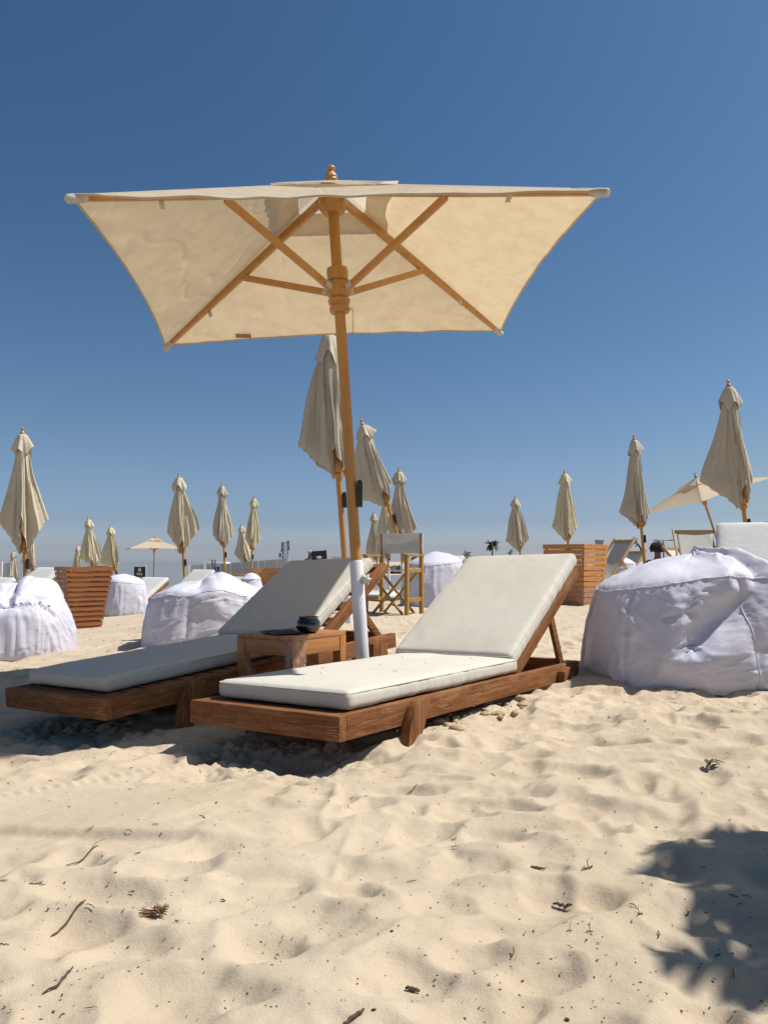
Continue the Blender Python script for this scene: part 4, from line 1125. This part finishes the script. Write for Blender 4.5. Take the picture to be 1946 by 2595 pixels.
for x in (-.17, .20): MB().box((x-.022, .002, -.1), (x+.022, .03, z0+.20)).build('post', M['signwhite'], ar)
aw = MB().prism([(-.10, -.12), (.005, -.12), (.005, -.155), (.095, -.09), (.005, -.02), (.005, -.055), (-.10, -.055), (-.075, -.088)], -.024, -.0205, 'xz')
for i, v in enumerate(aw.v): aw.v[i] = (v[0], v[1], v[2]+z0)
aw.build('arrow', M['signwhite'], ar)

def fence(name, label, u0, v0, u1, v1, Y0, Y1, posts, panel_h=1.6, cat='fence'):
    a = at(u0, v0, Y0); b = at(u1, v1, Y1)
    t = thing(name, label, cat, (a.x, a.y, G(a.x, a.y)))
    o = Vector(t.location); a_ = a-o; b_ = b-o
    d = Vector((b_.x-a_.x, b_.y-a_.y, 0)).normalized(); n_ = Vector((-d.y, d.x, 0))*.02
    mb = MB(); np_ = 6
    for i in range(np_):
        p0 = a_.lerp(b_, i/np_)+d*.012; p1 = a_.lerp(b_, (i+1)/np_)-d*.012
        vs = []
        for q in (p0, p1):
            for s_ in (-1, 1):
                vs += [q+n_*s_, q+n_*s_-Vector((0, 0, panel_h))]
        mb.add(vs, [(0, 1, 5, 4), (2, 6, 7, 3), (0, 4, 6, 2), (1, 3, 7, 5), (0, 2, 3, 1), (4, 5, 7, 6)])
    mb.build('panel', M['fence'], t)
    for f in posts:
        q = a_.lerp(b_, f)
        MB().box((q.x-.04, q.y-.09, q.z-panel_h-.3), (q.x+.04, q.y-.03, q.z+.02)).build('post', M['signwhite'], t)
    return t
fence('panel_fence', 'long white panel fence with thin posts behind the furled parasols, left of centre', 560, 1429, 735, 1415, 34, 30, (.03, .58, .98))
fence('panel_fence', 'short bright white panel right of the arrow sign', 836, 1411, 888, 1411, 32, 32, (.02, .98), 1.3)
fence('wind_screen', 'see-through screen in a thin white frame left of the white van', 478, 1432, 520, 1430, 30, 30, (.02, .98), .5)
fence('panel_fence', 'grey-blue panel at the far left edge beside the small furled parasol', 6, 1425, 30, 1422, 26, 26, (.02,), 1.2)
# white box van-like kiosk
Y = 31.0; p = at(537, 1424, Y); gz = G(p.x, Y)
kz = thing('beach_kiosk', 'boxy off-white kiosk with white flat roof behind the blue post', 'kiosk', (p.x, Y, gz)); z0 = p.z-gz
MB().box((-.36, 0, 0), (.33, .9, z0-.08)).build('wall', M['fence'], kz, bev=.01)
MB().box((-.40, -.06, z0-.078), (.52, .96, z0)).build('roof', M['signwhite'], kz, bev=.02)
MB().box((.10, -.004, z0-.35), (.28, -.001, z0-.18)).build('window', M['sign'], kz)
Y = 28.0; p = at(548, 1450, Y); gz = G(p.x, Y)
bp = thing('blue_post', 'slanting blue lattice post in front of the kiosk', 'post', (p.x, Y, gz))
for dx in (-.05, .06): MB().bar((dx+.10, 0, 0), (dx-.10, 0, at(0, 1418, Y).z-gz), .06, .03).build('strip', M['blue'], bp)
rg = MB(); zt = at(0, 1418, Y).z-gz
for i in range(5): f = .72+.06*i; rg.bar((-.05+.10-.20*f, -.02, zt*f), (.06+.10-.20*f, -.02, zt*f), .02, .03)
rg.build('rung', M['blue'], bp)
# radio mast
Y = 260.0; p = at(724, 1374, Y)
gz = -2.2; mast = thing('radio_mast', 'thin lattice radio mast on the horizon left of the man with the cap', 'mast', (p.x, Y, gz)); hz = p.z-gz
mb = MB()
for sx_, sy_ in ((-1, -1), (1, -1), (1, 1), (-1, 1)): mb.bar((sx_*.9, sy_*.9, 0), (sx_*.75, sy_*.75, hz), .16, .16)
nb = 7
for i in range(nb):
    za, zb = hz*i/nb, hz*(i+1)/nb
    for a, b in (((-1, -1), (1, -1)), ((1, -1), (1, 1)), ((1, 1), (-1, 1)), ((-1, 1), (-1, -1))):
        mb.bar((a[0]*.8, a[1]*.8, za), (b[0]*.8, b[1]*.8, zb), .12, .12); mb.bar((a[0]*.8, a[1]*.8, zb), (b[0]*.8, b[1]*.8, zb), .12, .12)
mb.build('lattice', M['tower'], mast)
for z_, x_ in ((hz*.97, .9), (hz*.9, -.9), (hz*.78, 1.0), (hz*.7, -1.0), (hz*.5, -1.6)): MB().box((x_-.35, -.9, z_-.7), (x_+.35, -.4, z_+.7)).build('antenna', M['steel'], mast)
Y = 240.0; p = at(1860, 1332, Y); wt = thing('radio_mast', 'tiny slim mast on the horizon right of the big deck chair', 'mast', (p.x, Y, -2.2)); hz = p.z+2.2
MB().lathe([(.5, 0), (.4, hz-2), (1.0, hz-1.8), (1.0, hz-.6), (.3, hz)], 10).build('shaft', M['tower'], wt)
Y = 60.0; p = at(1518, 1368, Y); gz = G(p.x, Y); wp = thing('white_pillar', 'short white box pillar showing above the orange planter', 'pillar', (p.x, Y, gz)); hz = p.z-gz
MB().box((-.26, -.2, 0), (.26, .2, hz-.1)).box((-.30, -.24, hz-.099), (.30, .24, hz)).build('shaft', M['fence'], wp, bev=.02)
# street lamps
def lamp(u, v, Y, label):
    p = at(u, v, Y); t = thing('street_lamp', label, 'street lamp', (p.x, Y, -2.2)); hz = p.z+2.2; s_ = Y/120
    MB().tube([(0, 0, 0), (0, 0, hz)], [.14*s_, .09*s_], 8).build('pole', M['steel'], t)
    for sg in (-1, 1):
        a = MB().bar((0, 0, hz), (sg*1.15*s_, 0, hz+.05*s_), .09*s_, .09*s_).build('arm', M['steel'], t)
        MB().box((sg*1.15*s_-.28*s_, -.15*s_, hz-.02*s_), (sg*1.15*s_+.28*s_, .15*s_, hz+.14*s_)).build('lamp_head', M['steel'], a)
    return t
lamp(1680, 1370, 120, 'double-armed street lamp on the horizon behind the curly-haired person')
lamp(1938, 1332, 110, 'double-armed street lamp at the right edge beside the dark tree')

# ------------------------------------------------------------------ palms
def palm(u, v, Y, label, crown=2.2, base=None, lean=0.0, seed=0, gz=-2.2, nf=26, wind=0.0, p=None, leafw=.05, tr=.20, droop=1.0, group='palms'):
    r_ = random.Random(seed)
    P = p or at(u, v, Y); ft = Vector((P.x+lean, P.y, gz))
    t = thing('palm_tree', label, 'palm tree', ft, group=group)
    top_ = P-ft; pts = [Vector((0, 0, 0))+(top_*f)+Vector((math.sin(f*2.5)*lean*.2, 0, 0)) for f in (0, .2, .4, .6, .8, 1)]
    pts[0] = Vector((0, 0, -.2)); pts[-1] = top_
    rad = []; pp = []
    for i in range(41):
        f = i/40; q = f*5; a = min(int(q), 4); pp.append(pts[a].lerp(pts[a+1], q-a)); rad.append(tr*(1.15-.35*f)*(1+.12*(i % 2)))
    MB().tube(pp, rad, 10).build('trunk', M['bark'], t)
    for k in range(nf):
        az_ = 2*PI*k/nf*2.618+r_.uniform(-.2, .2); el = r_.uniform(-.35, 1.25); L = crown*r_.uniform(.8, 1.1)
        mb = MB(); n = 12; pos = Vector(top_); d = Vector((math.cos(az_)*math.cos(el), math.sin(az_)*math.cos(el), math.sin(el)))
        sp = [Vector(pos)]
        for i in range(n):
            d = (d+Vector((wind*.16, 0, -.13*droop))).normalized(); pos = pos+d*L/n; sp.append(Vector(pos))
        mb.tube(sp, [crown*.012*(1-.8*i/n) for i in range(n+1)], 4)
        nl = 30 if leafw < .045 else (14 if leafw > .3 else 20)
        for i in range(1, nl):
            f = .12+.88*i/nl; q = f*n; a = min(int(q), n-1); c_ = sp[a].lerp(sp[a+1], q-a); dd = (sp[a+1]-sp[a]).normalized()
            side = dd.cross(Vector((0, 0, 1))).normalized(); ll_ = crown*.30*math.sin(PI*min(1, f*.8+.15))*r_.uniform(.8, 1.1)
            for sg in (-1, 1):
                e = c_+(side*sg*.75+dd*.6+Vector((wind*.3, 0, -.35+r_.uniform(-.15, .1)))).normalized()*ll_
                w_ = dd*leafw*crown*.16
                mb.add([c_-w_, c_+w_, e+w_*.1, e-w_*.1], [(0, 1, 2, 3)])
        mb.build('frond', M['leaf'], t)
    return t
palm(1247, 1382, 210, 'bushy far palm just left of the small furled parasol over the sunlit backrest', 2.3, seed=1, leafw=.5, group='palms on the horizon')
palm(1293, 1398, 260, 'tiny split palm between the small furled parasol and the orange planter', 1.6, seed=2, nf=9, leafw=.5, wind=.6, group='palms on the horizon')
palm(1183, 1402, 280, 'palm tip just showing over the left part of the sunlit backrest', 2.2, seed=3, nf=14, leafw=.5, group='palms on the horizon')
palm(1052, 1413, 330, 'far palm seen through the arm of the director chair', 2.6, seed=4, nf=18, leafw=.5, group='palms on the horizon')
palm(1612, 1373, 170, 'windswept palm with leaning trunk left of the curly-haired person', 1.7, lean=2.0, seed=5, nf=14, leafw=.5, wind=-1.6, group='palms on the horizon')
palm(1574, 1376, 200, 'windswept palm behind the folded deck chairs', 1.7, lean=.8, seed=6, nf=14, leafw=.5, wind=-1.3, group='palms on the horizon')
palm(1925, 1335, 190, 'dark ragged palm at the right edge of the horizon', 2.4, lean=.3, seed=7, nf=22, leafw=.5, group='palms on the horizon')
# date palm standing beside the camera on the right; its fronds throw the shadow in the corner
palm(0, 0, 0, 'date palm outside the right edge, throwing the frond shadow on the near sand', 1.45, p=Vector((3.66, 1.58, 1.75)), gz=-.78, lean=.3, seed=12, nf=100, leafw=.20, tr=.13, droop=.9, group=None) if True else None

# low scrub along the horizon
mb = MB(); r_ = random.Random(3)
for k in range(2600):
    x = r_.uniform(-12, 150); y = 150+r_.uniform(-8, 25); hh = r_.uniform(.1, .75)
    z = -1.95; s_ = r_.uniform(.7, 1.5)
    vs = []
    for q in range(6):
        an = q*PI/3+r_.uniform(-.3, .3); rr_ = s_*r_.uniform(.7, 1.2); vs.append((x+rr_*math.cos(an), y+rr_*math.sin(an), z+hh*r_.uniform(.2, .8)))
    vs += [(x, y, z+hh+.6), (x, y, z-.6)]
    mb.add(vs, [(q, (q+1) % 6, 6) for q in range(6)]+[((q+1) % 6, q, 7) for q in range(6)])
tag(mb.build('scrub', M['bush']), 'low dark scrub along the horizon', kind='stuff')

# ------------------------------------------------------------------ people
def person(label, hip, yaw, seated=True, shirt='navy', hair='afro', s=1.0, arm=.0):
    """one skinned body; hip = world position of the pelvis; local -y is where the person faces"""
    t = thing('person', label, 'person', hip, (0, 0, yaw))
    V = {'pel': (0, 0, 0), 'bel': (0, .02, .16), 'che': (0, .03, .36), 'nek': (0, .01, .52), 'hd0': (0, -.01, .60), 'hd1': (0, -.03, .68), 'hd2': (0, -.02, .76)}
    Rr = {'pel': (.15, .12), 'bel': (.135, .10), 'che': (.165, .11), 'nek': (.055, .055), 'hd0': (.065, .075), 'hd1': (.078, .098), 'hd2': (.06, .075)}
    E_ = [('pel', 'bel'), ('bel', 'che'), ('che', 'nek'), ('nek', 'hd0'), ('hd0', 'hd1'), ('hd1', 'hd2')]
    for sg, n in ((-1, 'l'), (1, 'r')):
        V['sh'+n] = (sg*.19, .03, .43); V['el'+n] = (sg*.24, -.02, .17); V['wr'+n] = (sg*.20, -.24, .08); V['ha'+n] = (sg*.17, -.33, .06)
        Rr['sh'+n] = (.062, .06); Rr['el'+n] = (.042, .042); Rr['wr'+n] = (.028, .026); Rr['ha'+n] = (.038, .02)
        E_ += [('che', 'sh'+n), ('sh'+n, 'el'+n), ('el'+n, 'wr'+n), ('wr'+n, 'ha'+n)]
        if seated: kn_ = (sg*.14, -.42, .06); fo = (sg*.13, -.50, -.38); to = (sg*.13, -.66, -.42)
        else: kn_ = (sg*.10, -.02, -.42); fo = (sg*.10, .02, -.84); to = (sg*.11, -.14, -.88)
        V['hi'+n] = (sg*.09, 0, -.02); V['kn'+n] = kn_; V['fo'+n] = fo; V['to'+n] = to
        Rr['hi'+n] = (.095, .095); Rr['kn'+n] = (.06, .06); Rr['fo'+n] = (.04, .045); Rr['to'+n] = (.045, .028)
        E_ += [('pel', 'hi'+n), ('hi'+n, 'kn'+n), ('kn'+n, 'fo'+n), ('fo'+n, 'to'+n)]
        for fi in range(5):
            b = V['ha'+n]; off = (sg*(-.03+.015*fi) if fi < 4 else -sg*.045); ln_ = (.06, .075, .07, .055, .035)[fi]
            V['f%d' % fi+n] = (b[0]+off, b[1]-(ln_ if fi < 4 else .01), b[2]-.02); Rr['f%d' % fi+n] = (.009, .009); E_.append(('ha'+n, 'f%d' % fi+n))
    ks = list(V); me = bpy.data.meshes.new('body'); me.from_pydata([Vector(V[k])*s for k in ks], [(ks.index(a), ks.index(b)) for a, b in E_], [])
    o = bpy.data.objects.new('body', me); C.objects.link(o); o.parent = t
    sk = o.modifiers.new('skin', 'SKIN'); sk.use_smooth_shade = True; sb = o.modifiers.new('sub', 'SUBSURF'); sb.levels = 2; sb.render_levels = 2
    for i, k in enumerate(ks): me.skin_vertices[0].data[i].radius = (Rr[k][0]*s, Rr[k][1]*s); me.skin_vertices[0].data[i].use_root = (k == 'pel')
    me.materials.append(M['skin'])
    # face details
    fb = MB(); hc = Vector((0, -.03, .68))*s
    fb.add([hc+Vector(q)*s for q in ((-.012, -.088, -.02), (.012, -.088, -.02), (0, -.118, -.018), (0, -.09, .02))], [(0, 1, 2), (0, 2, 3), (1, 3, 2), (0, 3, 1)])
    fb.build('nose', M['skin'], t, smooth=True)
    for sg in (-1, 1):
        MB().lathe([(.001, 0), (.009*s, .0), (.007*s, .006*s), (.001, .008*s)], 10, Matrix.Translation(hc+Vector((sg*.03, -.092, .012))*s) @ Matrix.Rotation(PI/2, 4, 'X')).build('eye', M['hair'], t, smooth=True)
        MB().lathe([(.001, -.02*s), (.012*s, -.015*s), (.014*s, .01*s), (.001, .024*s)], 8, Matrix.Translation(hc+Vector((sg*.080, 0, -.005))*s)).build('ear', M['skin'], t, smooth=True)
    MB().box(tuple(hc+Vector((-.02, -.094, -.050))*s), tuple(hc+Vector((.02, -.086, -.043))*s)).build('mouth', M['labelpink'], t)
    # shirt
    nu, nv = 32, 16; P = []
    for j in range(nv):
        f = j/(nv-1); z = -.08+.57*f; wx_ = np.interp(f, [0, .3, .7, .88, 1], [.185, .175, .215, .20, .07]); wy_ = np.interp(f, [0, .3, .7, .88, 1], [.145, .135, .135, .10, .06])
        for i in range(nu):
            an = 2*PI*i/nu; P.append((wx_*math.cos(an)*s, (.02+wy_*math.sin(an))*s, z*s))
    mesh_np('shirt', P, grid_faces(nv, nu, wrap=True), M[shirt], t)
    for sg in (-1, 1):
        MB().tube([Vector((sg*.13, .03, .44))*s, Vector((sg*.20, .03, .42))*s, Vector((sg*.235, 0, .26))*s], [.06*s, .075*s, .065*s], 14).build('sleeve', M[shirt], t, smooth=True)
    hc2 = hc+Vector((0, .012, .03))*s; P = []
    if hair == 'afro':
        nu, nv = 48, 32
        for j in range(nv):
            ph = PI*j/(nv-1)
            for i in range(nu):
                th = 2*PI*i/nu; d = Vector((math.sin(ph)*math.cos(th), math.sin(ph)*math.sin(th), math.cos(ph)))
                r0 = .150+.016*float(fbm(d.x*5, d.y*5, d.z*5, 3, 2))
                if d.y < -.35 and d.z < .35: r0 = .088
                if d.z < -.5: r0 = min(r0, .10)
                P.append(hc2+Vector((d.x*r0*.98, d.y*r0, d.z*r0*.95))*s)
        mesh_np('hair', P, grid_faces(nv, nu, wrap=True), M['hair'], t)
    elif hair == 'cap':
        MB().lathe([(.1*s, -.01*s), (.103*s, .02*s), (.09*s, .065*s), (.05*s, .095*s), (.001, .10*s)], 24, Matrix.Translation(hc2)).build('cap', M['capcloth'], t, smooth=True)
        MB().prism([(-.07*s, 0), (-.06*s, -.07*s), (0, -.095*s), (.06*s, -.07*s), (.07*s, 0)], 0, .01*s, 'xy').build('cap_peak', M['capcloth'], t).location = hc2+Vector((0, -.07, .0))*s
    else:
        MB().lathe([(.092*s, -.03*s), (.1*s, .02*s), (.09*s, .06*s), (.05*s, .09*s), (.001, .095*s)], 24, Matrix.Translation(hc2)).build('hair', M['hair'], t, smooth=True)
    return t
Y = 16.6; p = at(1665, 1392, Y)
person('person with a round curly black afro in a navy shirt, seated on a beanbag', (p.x, Y, p.z-.70), R(150), hair='afro')
Y = 33.0; p = at(785, 1402, Y)
person('man in a pale cap seen behind the shaded backrest, left of the arrow sign', (p.x, Y, p.z-.70), R(60), seated=False, hair='cap')
Y = 15.5; p = at(1793, 1385, Y)
person('dark-haired person mostly hidden behind the big deck chair', (p.x, Y, p.z-.68), R(60), hair='short')

# ------------------------------------------------------------------ litter on the sand, stones under the frames
def on_sand(u, v):
    return hit(u, v)
def twig(P, L, ang, rad, curl, r_, name, label, grp, mat='twig', branch=False):
    n = 9; pts = []; x = y = 0; a = ang
    for i in range(n):
        pts.append((x, y)); a += curl/n+r_.uniform(-.18, .18); x += math.cos(a)*L/n; y += math.sin(a)*L/n
    mx_, my_ = pts[n//2]
    t3 = [Vector((px-mx_, py-my_, 0)) for px, py in pts]
    t3 = [Vector((q.x, q.y, H(P.x+q.x, P.y+q.y)-P.z+rad*.9+.003*abs(math.sin(i*1.3)))) for i, q in enumerate(t3)]
    rr = [rad*(.45+.55*math.sin(PI*(i+.7)/(n+.4))) for i in range(n)]
    mb = MB().tube(t3, rr, 6)
    if branch:
        q = t3[n//2]; mb.tube([q, q+Vector((.3*L*math.cos(ang+1.2), .3*L*math.sin(ang+1.2), .010)), q+Vector((.5*L*math.cos(ang+.9), .5*L*math.sin(ang+.9), .016))], [rad*.7, rad*.5, rad*.2], 5)
    o = mb.build(name, M[mat], smooth=True); o.location = P; tag(o, label, 'twig', grp); return o
r_ = random.Random(5)
named = [(160, 2330, .095, 'dark pointed stick lying at the lower left corner region'), (175, 2200, .11, 'long flat brown stick lying left of the seed cluster'), (225, 2165, .15, 'wavy dark twig lying beside the wheel track'),
         (90, 2235, .05, 'straight thin twig on the smooth sand near the left edge'), (1040, 2000, .06, 'thin twig lying straight in front of the sunlit lounger leg'), (1045, 2515, .035, 'short thick stub of stick near the bottom centre'),
         (900, 2590, .06, 'stick cut by the bottom edge of the picture'), (1355, 2205, .045, 'short flat chip of wood right of centre'), (1420, 2300, .06, 'dark splintered stick right of centre'), (1540, 2140, .05, 'branched dark twig at the right, above the palm shadow')]
named = [(160, 2485, .12, 'longest dark stick, lying near the lower left corner'), (170, 2330, .12, 'flat brown stick lying to the left of the dry seed cluster'), (225, 2165, .16, 'wavy dark twig lying beside the wheel track'),
         (92, 2243, .05, 'short straight twig on the raked sand near the left edge'), (1045, 2001, .06, 'thin pale twig lying below the front leg of the sunlit lounger'), (1046, 2515, .034, 'short blunt stub of stick near the bottom centre'),
         (895, 2585, .06, 'stick cut by the bottom edge, left of the centre'), (1362, 2204, .045, 'flat grey chip of wood in the middle of the right half'), (1425, 2300, .06, 'dark splintered stick with a frayed end, right of centre'), (1490, 2203, .06, 'branched dark twig just above and left of the palm shadow')]
for i, (u, v, L, lb) in enumerate(named):
    P = on_sand(u, v); twig(P, L*.85, [.9, .95, .3, .8, .25, -.05, .8, .05, -.9, .3][i], [.0026, .0025, .0018, .0014, .0018, .0040, .0032, .0035, .0036, .002][i], [.2, .1, 1.6, 0, .3, 0, 0, .1, 0, .8][i], r_, 'stick', lb, None, branch=i in (2, 9))
# dry seed cluster
P = on_sand(405, 2322); sc_ = thing('seed_cluster', 'bristly dry brown seed cluster on the sand, lower left of centre', 'seed cluster', P)
mb = MB()
for i in range(70):
    d = Vector((r_.uniform(-1, 1), r_.uniform(-.6, .6), r_.uniform(0, .9))).normalized(); L = r_.uniform(.012, .026)
    if i % 3 == 0: d = Vector((-1, r_.uniform(-.5, .5), r_.uniform(-.1, .15))).normalized(); L = r_.uniform(.025, .05)
    mb.tube([Vector((0, 0, .008)), Vector((0, 0, .008))+d*L*.6, Vector((0, 0, .006))+d*L+Vector((0, 0, r_.uniform(-.002, .004)))], [.0022, .0016, .0006], 4)
mb.build('bristles', plain('straw_bristle', (.22, .13, .07), .9, var=.5, scale=80), sc_)
P = on_sand(1810, 1938); dl = thing('dead_leaf_clump', 'clump of dark dead leaves on the bright sand below the huge beanbag', 'leaf clump', P)
for i in range(9):
    an = r_.uniform(0, 6.28); c_ = Vector((r_.uniform(-.03, .03), r_.uniform(-.015, .015), .006)); L = r_.uniform(.02, .035); n_ = 6; mb = MB(); vs = []
    for q in range(n_): f = q/(n_-1); w_ = .006*math.sin(PI*f)+.0006; vs += [c_+Vector((math.cos(an)*L*(f-.5)-math.sin(an)*w_, math.sin(an)*L*(f-.5)+math.cos(an)*w_, .012*f*f*r_.uniform(.5, 1))), c_+Vector((math.cos(an)*L*(f-.5)+math.sin(an)*w_, math.sin(an)*L*(f-.5)-math.cos(an)*w_, .010*f))]
    mb.add(vs, [(2*q, 2*q+1, 2*q+3, 2*q+2) for q in range(n_-1)]).build('leaf', M['leafdry'], dl)
# repeats: small twigs, dry leaf bits, shells and stones
for i in range(46):
    v = 1930+(2590-1930)*r_.random()**1.1; u = r_.uniform(5, 1940)
    P = on_sand(u, v); twig(P, r_.uniform(.010, .030), r_.uniform(-.9, 1.2), r_.uniform(.0006, .0014), r_.uniform(-1, 1), r_, 'twig', 'short dry brown twig lying loose on the near sand', 'small dry twigs strewn over the near sand', branch=r_.random() < .12)
def blob(P, sx_, sy_, sz_, mat, name, label, cat, grp, seed, flat=0.0):
    bm = bmesh.new(); bmesh.ops.create_icosphere(bm, subdivisions=2, radius=1); an = random.Random(seed).uniform(0, 6)
    for vtx in bm.verts:
        q = vtx.co; f = 1+.22*float(vn(q.x*1.3+seed, q.y*1.3, q.z*1.3, seed)); q = q*f
        x, y = q.x*sx_, q.y*sy_; vtx.co = (x*math.cos(an)-y*math.sin(an), x*math.sin(an)+y*math.cos(an), q.z*sz_+sz_*flat)
    me = bpy.data.meshes.new(name); bm.to_mesh(me); bm.free(); me.polygons.foreach_set('use_smooth', [True]*len(me.polygons)); me.materials.append(M[mat])
    o = bpy.data.objects.new(name, me); C.objects.link(o); o.location = P; tag(o, label, cat, grp); return o
protos = [blob((0, 0, -50), .0055, .0035, .0022, 'leafdry', 'seed_pod', 'x', 'seed pod', None, 3+k) for k in range(4)]
used = set()
for i in range(48):
    v = 1900+(2590-1900)*r_.random()**1.1; u = r_.uniform(5, 1940); P = on_sand(u, v); k = i % 4
    o = protos[k] if k not in used else protos[k].copy()
    if k in used: C.objects.link(o)
    used.add(k); s_ = r_.uniform(.25, .8); o.location = P+Vector((0, 0, .0012)); o.scale = (s_,)*3; o.rotation_euler = (r_.uniform(-.3, .3), r_.uniform(-.3, .3), r_.uniform(0, 6))
    tag(o, 'dark dry seed pod lying on the near sand', 'seed pod', 'dark seed pods strewn over the near sand')
st_ = [blob((0, 0, -50), .035, .024, .017, 'stone', 'stone', 'x', 'stone', None, 33+k) for k in range(4)]; used = set()
spots = []
for i in range(26): spots.append((r_.uniform(1140, 1340), 0))
ri = 0
def lw(q, x, y): return q.matrix_basis @ Vector((x, y, 0))
for i in range(40):
    if i < 22: P = lw(lr, .88+r_.uniform(-.16, .03), r_.uniform(.62, 1.5))
    elif i < 36: P = lw(lr, r_.uniform(.05, .7), r_.uniform(.0, .16))
    else: P = lw(ll, r_.uniform(.1, .9), r_.uniform(.0, .2))
    k = i % 4; o = st_[k] if k not in used else st_[k].copy()
    if k in used: C.objects.link(o)
    used.add(k); s_ = r_.uniform(.35, 1.05); o.scale = (s_,)*3; o.rotation_euler = (0, 0, r_.uniform(0, 6)); o.location = (P.x, P.y, H(P.x, P.y)+.004)
    tag(o, 'small sandy grey-brown stone lying in the hollow under a lounger edge', 'stone', 'stones under the edges of the two front loungers')
# crumbs and plant bits no one could count
mb = MB()
for i in range(3600):
    q = r_.random()
    if q < .66: v = 1560+(1900-1560)*r_.random(); u = r_.uniform(0, 1940)
    else: v = 1880+(2590-1880)*r_.random(); u = r_.uniform(0, 1940)
    a = (u-973)/F; b = -(v-1297.5)/F; dz = math.sin(TH)+b*math.cos(TH); dy = math.cos(TH)-b*math.sin(TH)
    Yp = .74/-dz*dy; x = a/dy*Yp
    if Yp < 1.2 or Yp > 13: continue
    z = H(x, Yp)+.0006; L = r_.uniform(.0015, .0045)*(1+.55*max(0, Yp-2.5)); an = r_.uniform(0, 6.28); w_ = L*r_.uniform(.25, .6)
    c_, s_ = math.cos(an), math.sin(an); hh = w_*.5
    vs = [(x+c_*L, Yp+s_*L, z), (x-s_*w_, Yp+c_*w_, z), (x-c_*L, Yp-s_*L, z), (x+s_*w_, Yp-c_*w_, z), (x, Yp, z+hh)]
    mb.add(vs, [(0, 1, 4), (1, 2, 4), (2, 3, 4), (3, 0, 4)])
tag(mb.build('beach_litter', M['leafdry']), 'fine crumbs of plant litter strewn over the sand', kind='stuff')

# straw bits lying on the sunlit mattress
for i, (x, y) in enumerate(((.25, .55), (.42, .78), (.55, .95), (.30, 1.12), (.20, .92), (.60, .62), (.38, .40), (.62, 1.25))):
    P = lr.matrix_basis @ Vector((x, y, .0905)); L = r_.uniform(.008, .022); a = r_.uniform(0, 3)
    o = MB().tube([Vector((0, 0, 0)), Vector((L*.5*math.cos(a), L*.5*math.sin(a), .001)), Vector((L*math.cos(a+.3), L*math.sin(a+.3), 0))], .0009, 5).build('straw_bit', M['twig'], smooth=True)
    o.location = P; o.rotation_euler = lr.rotation_euler; tag(o, 'tiny bit of dry straw lying on the sunlit seat mattress', 'straw', 'straw bits on the sunlit mattress')
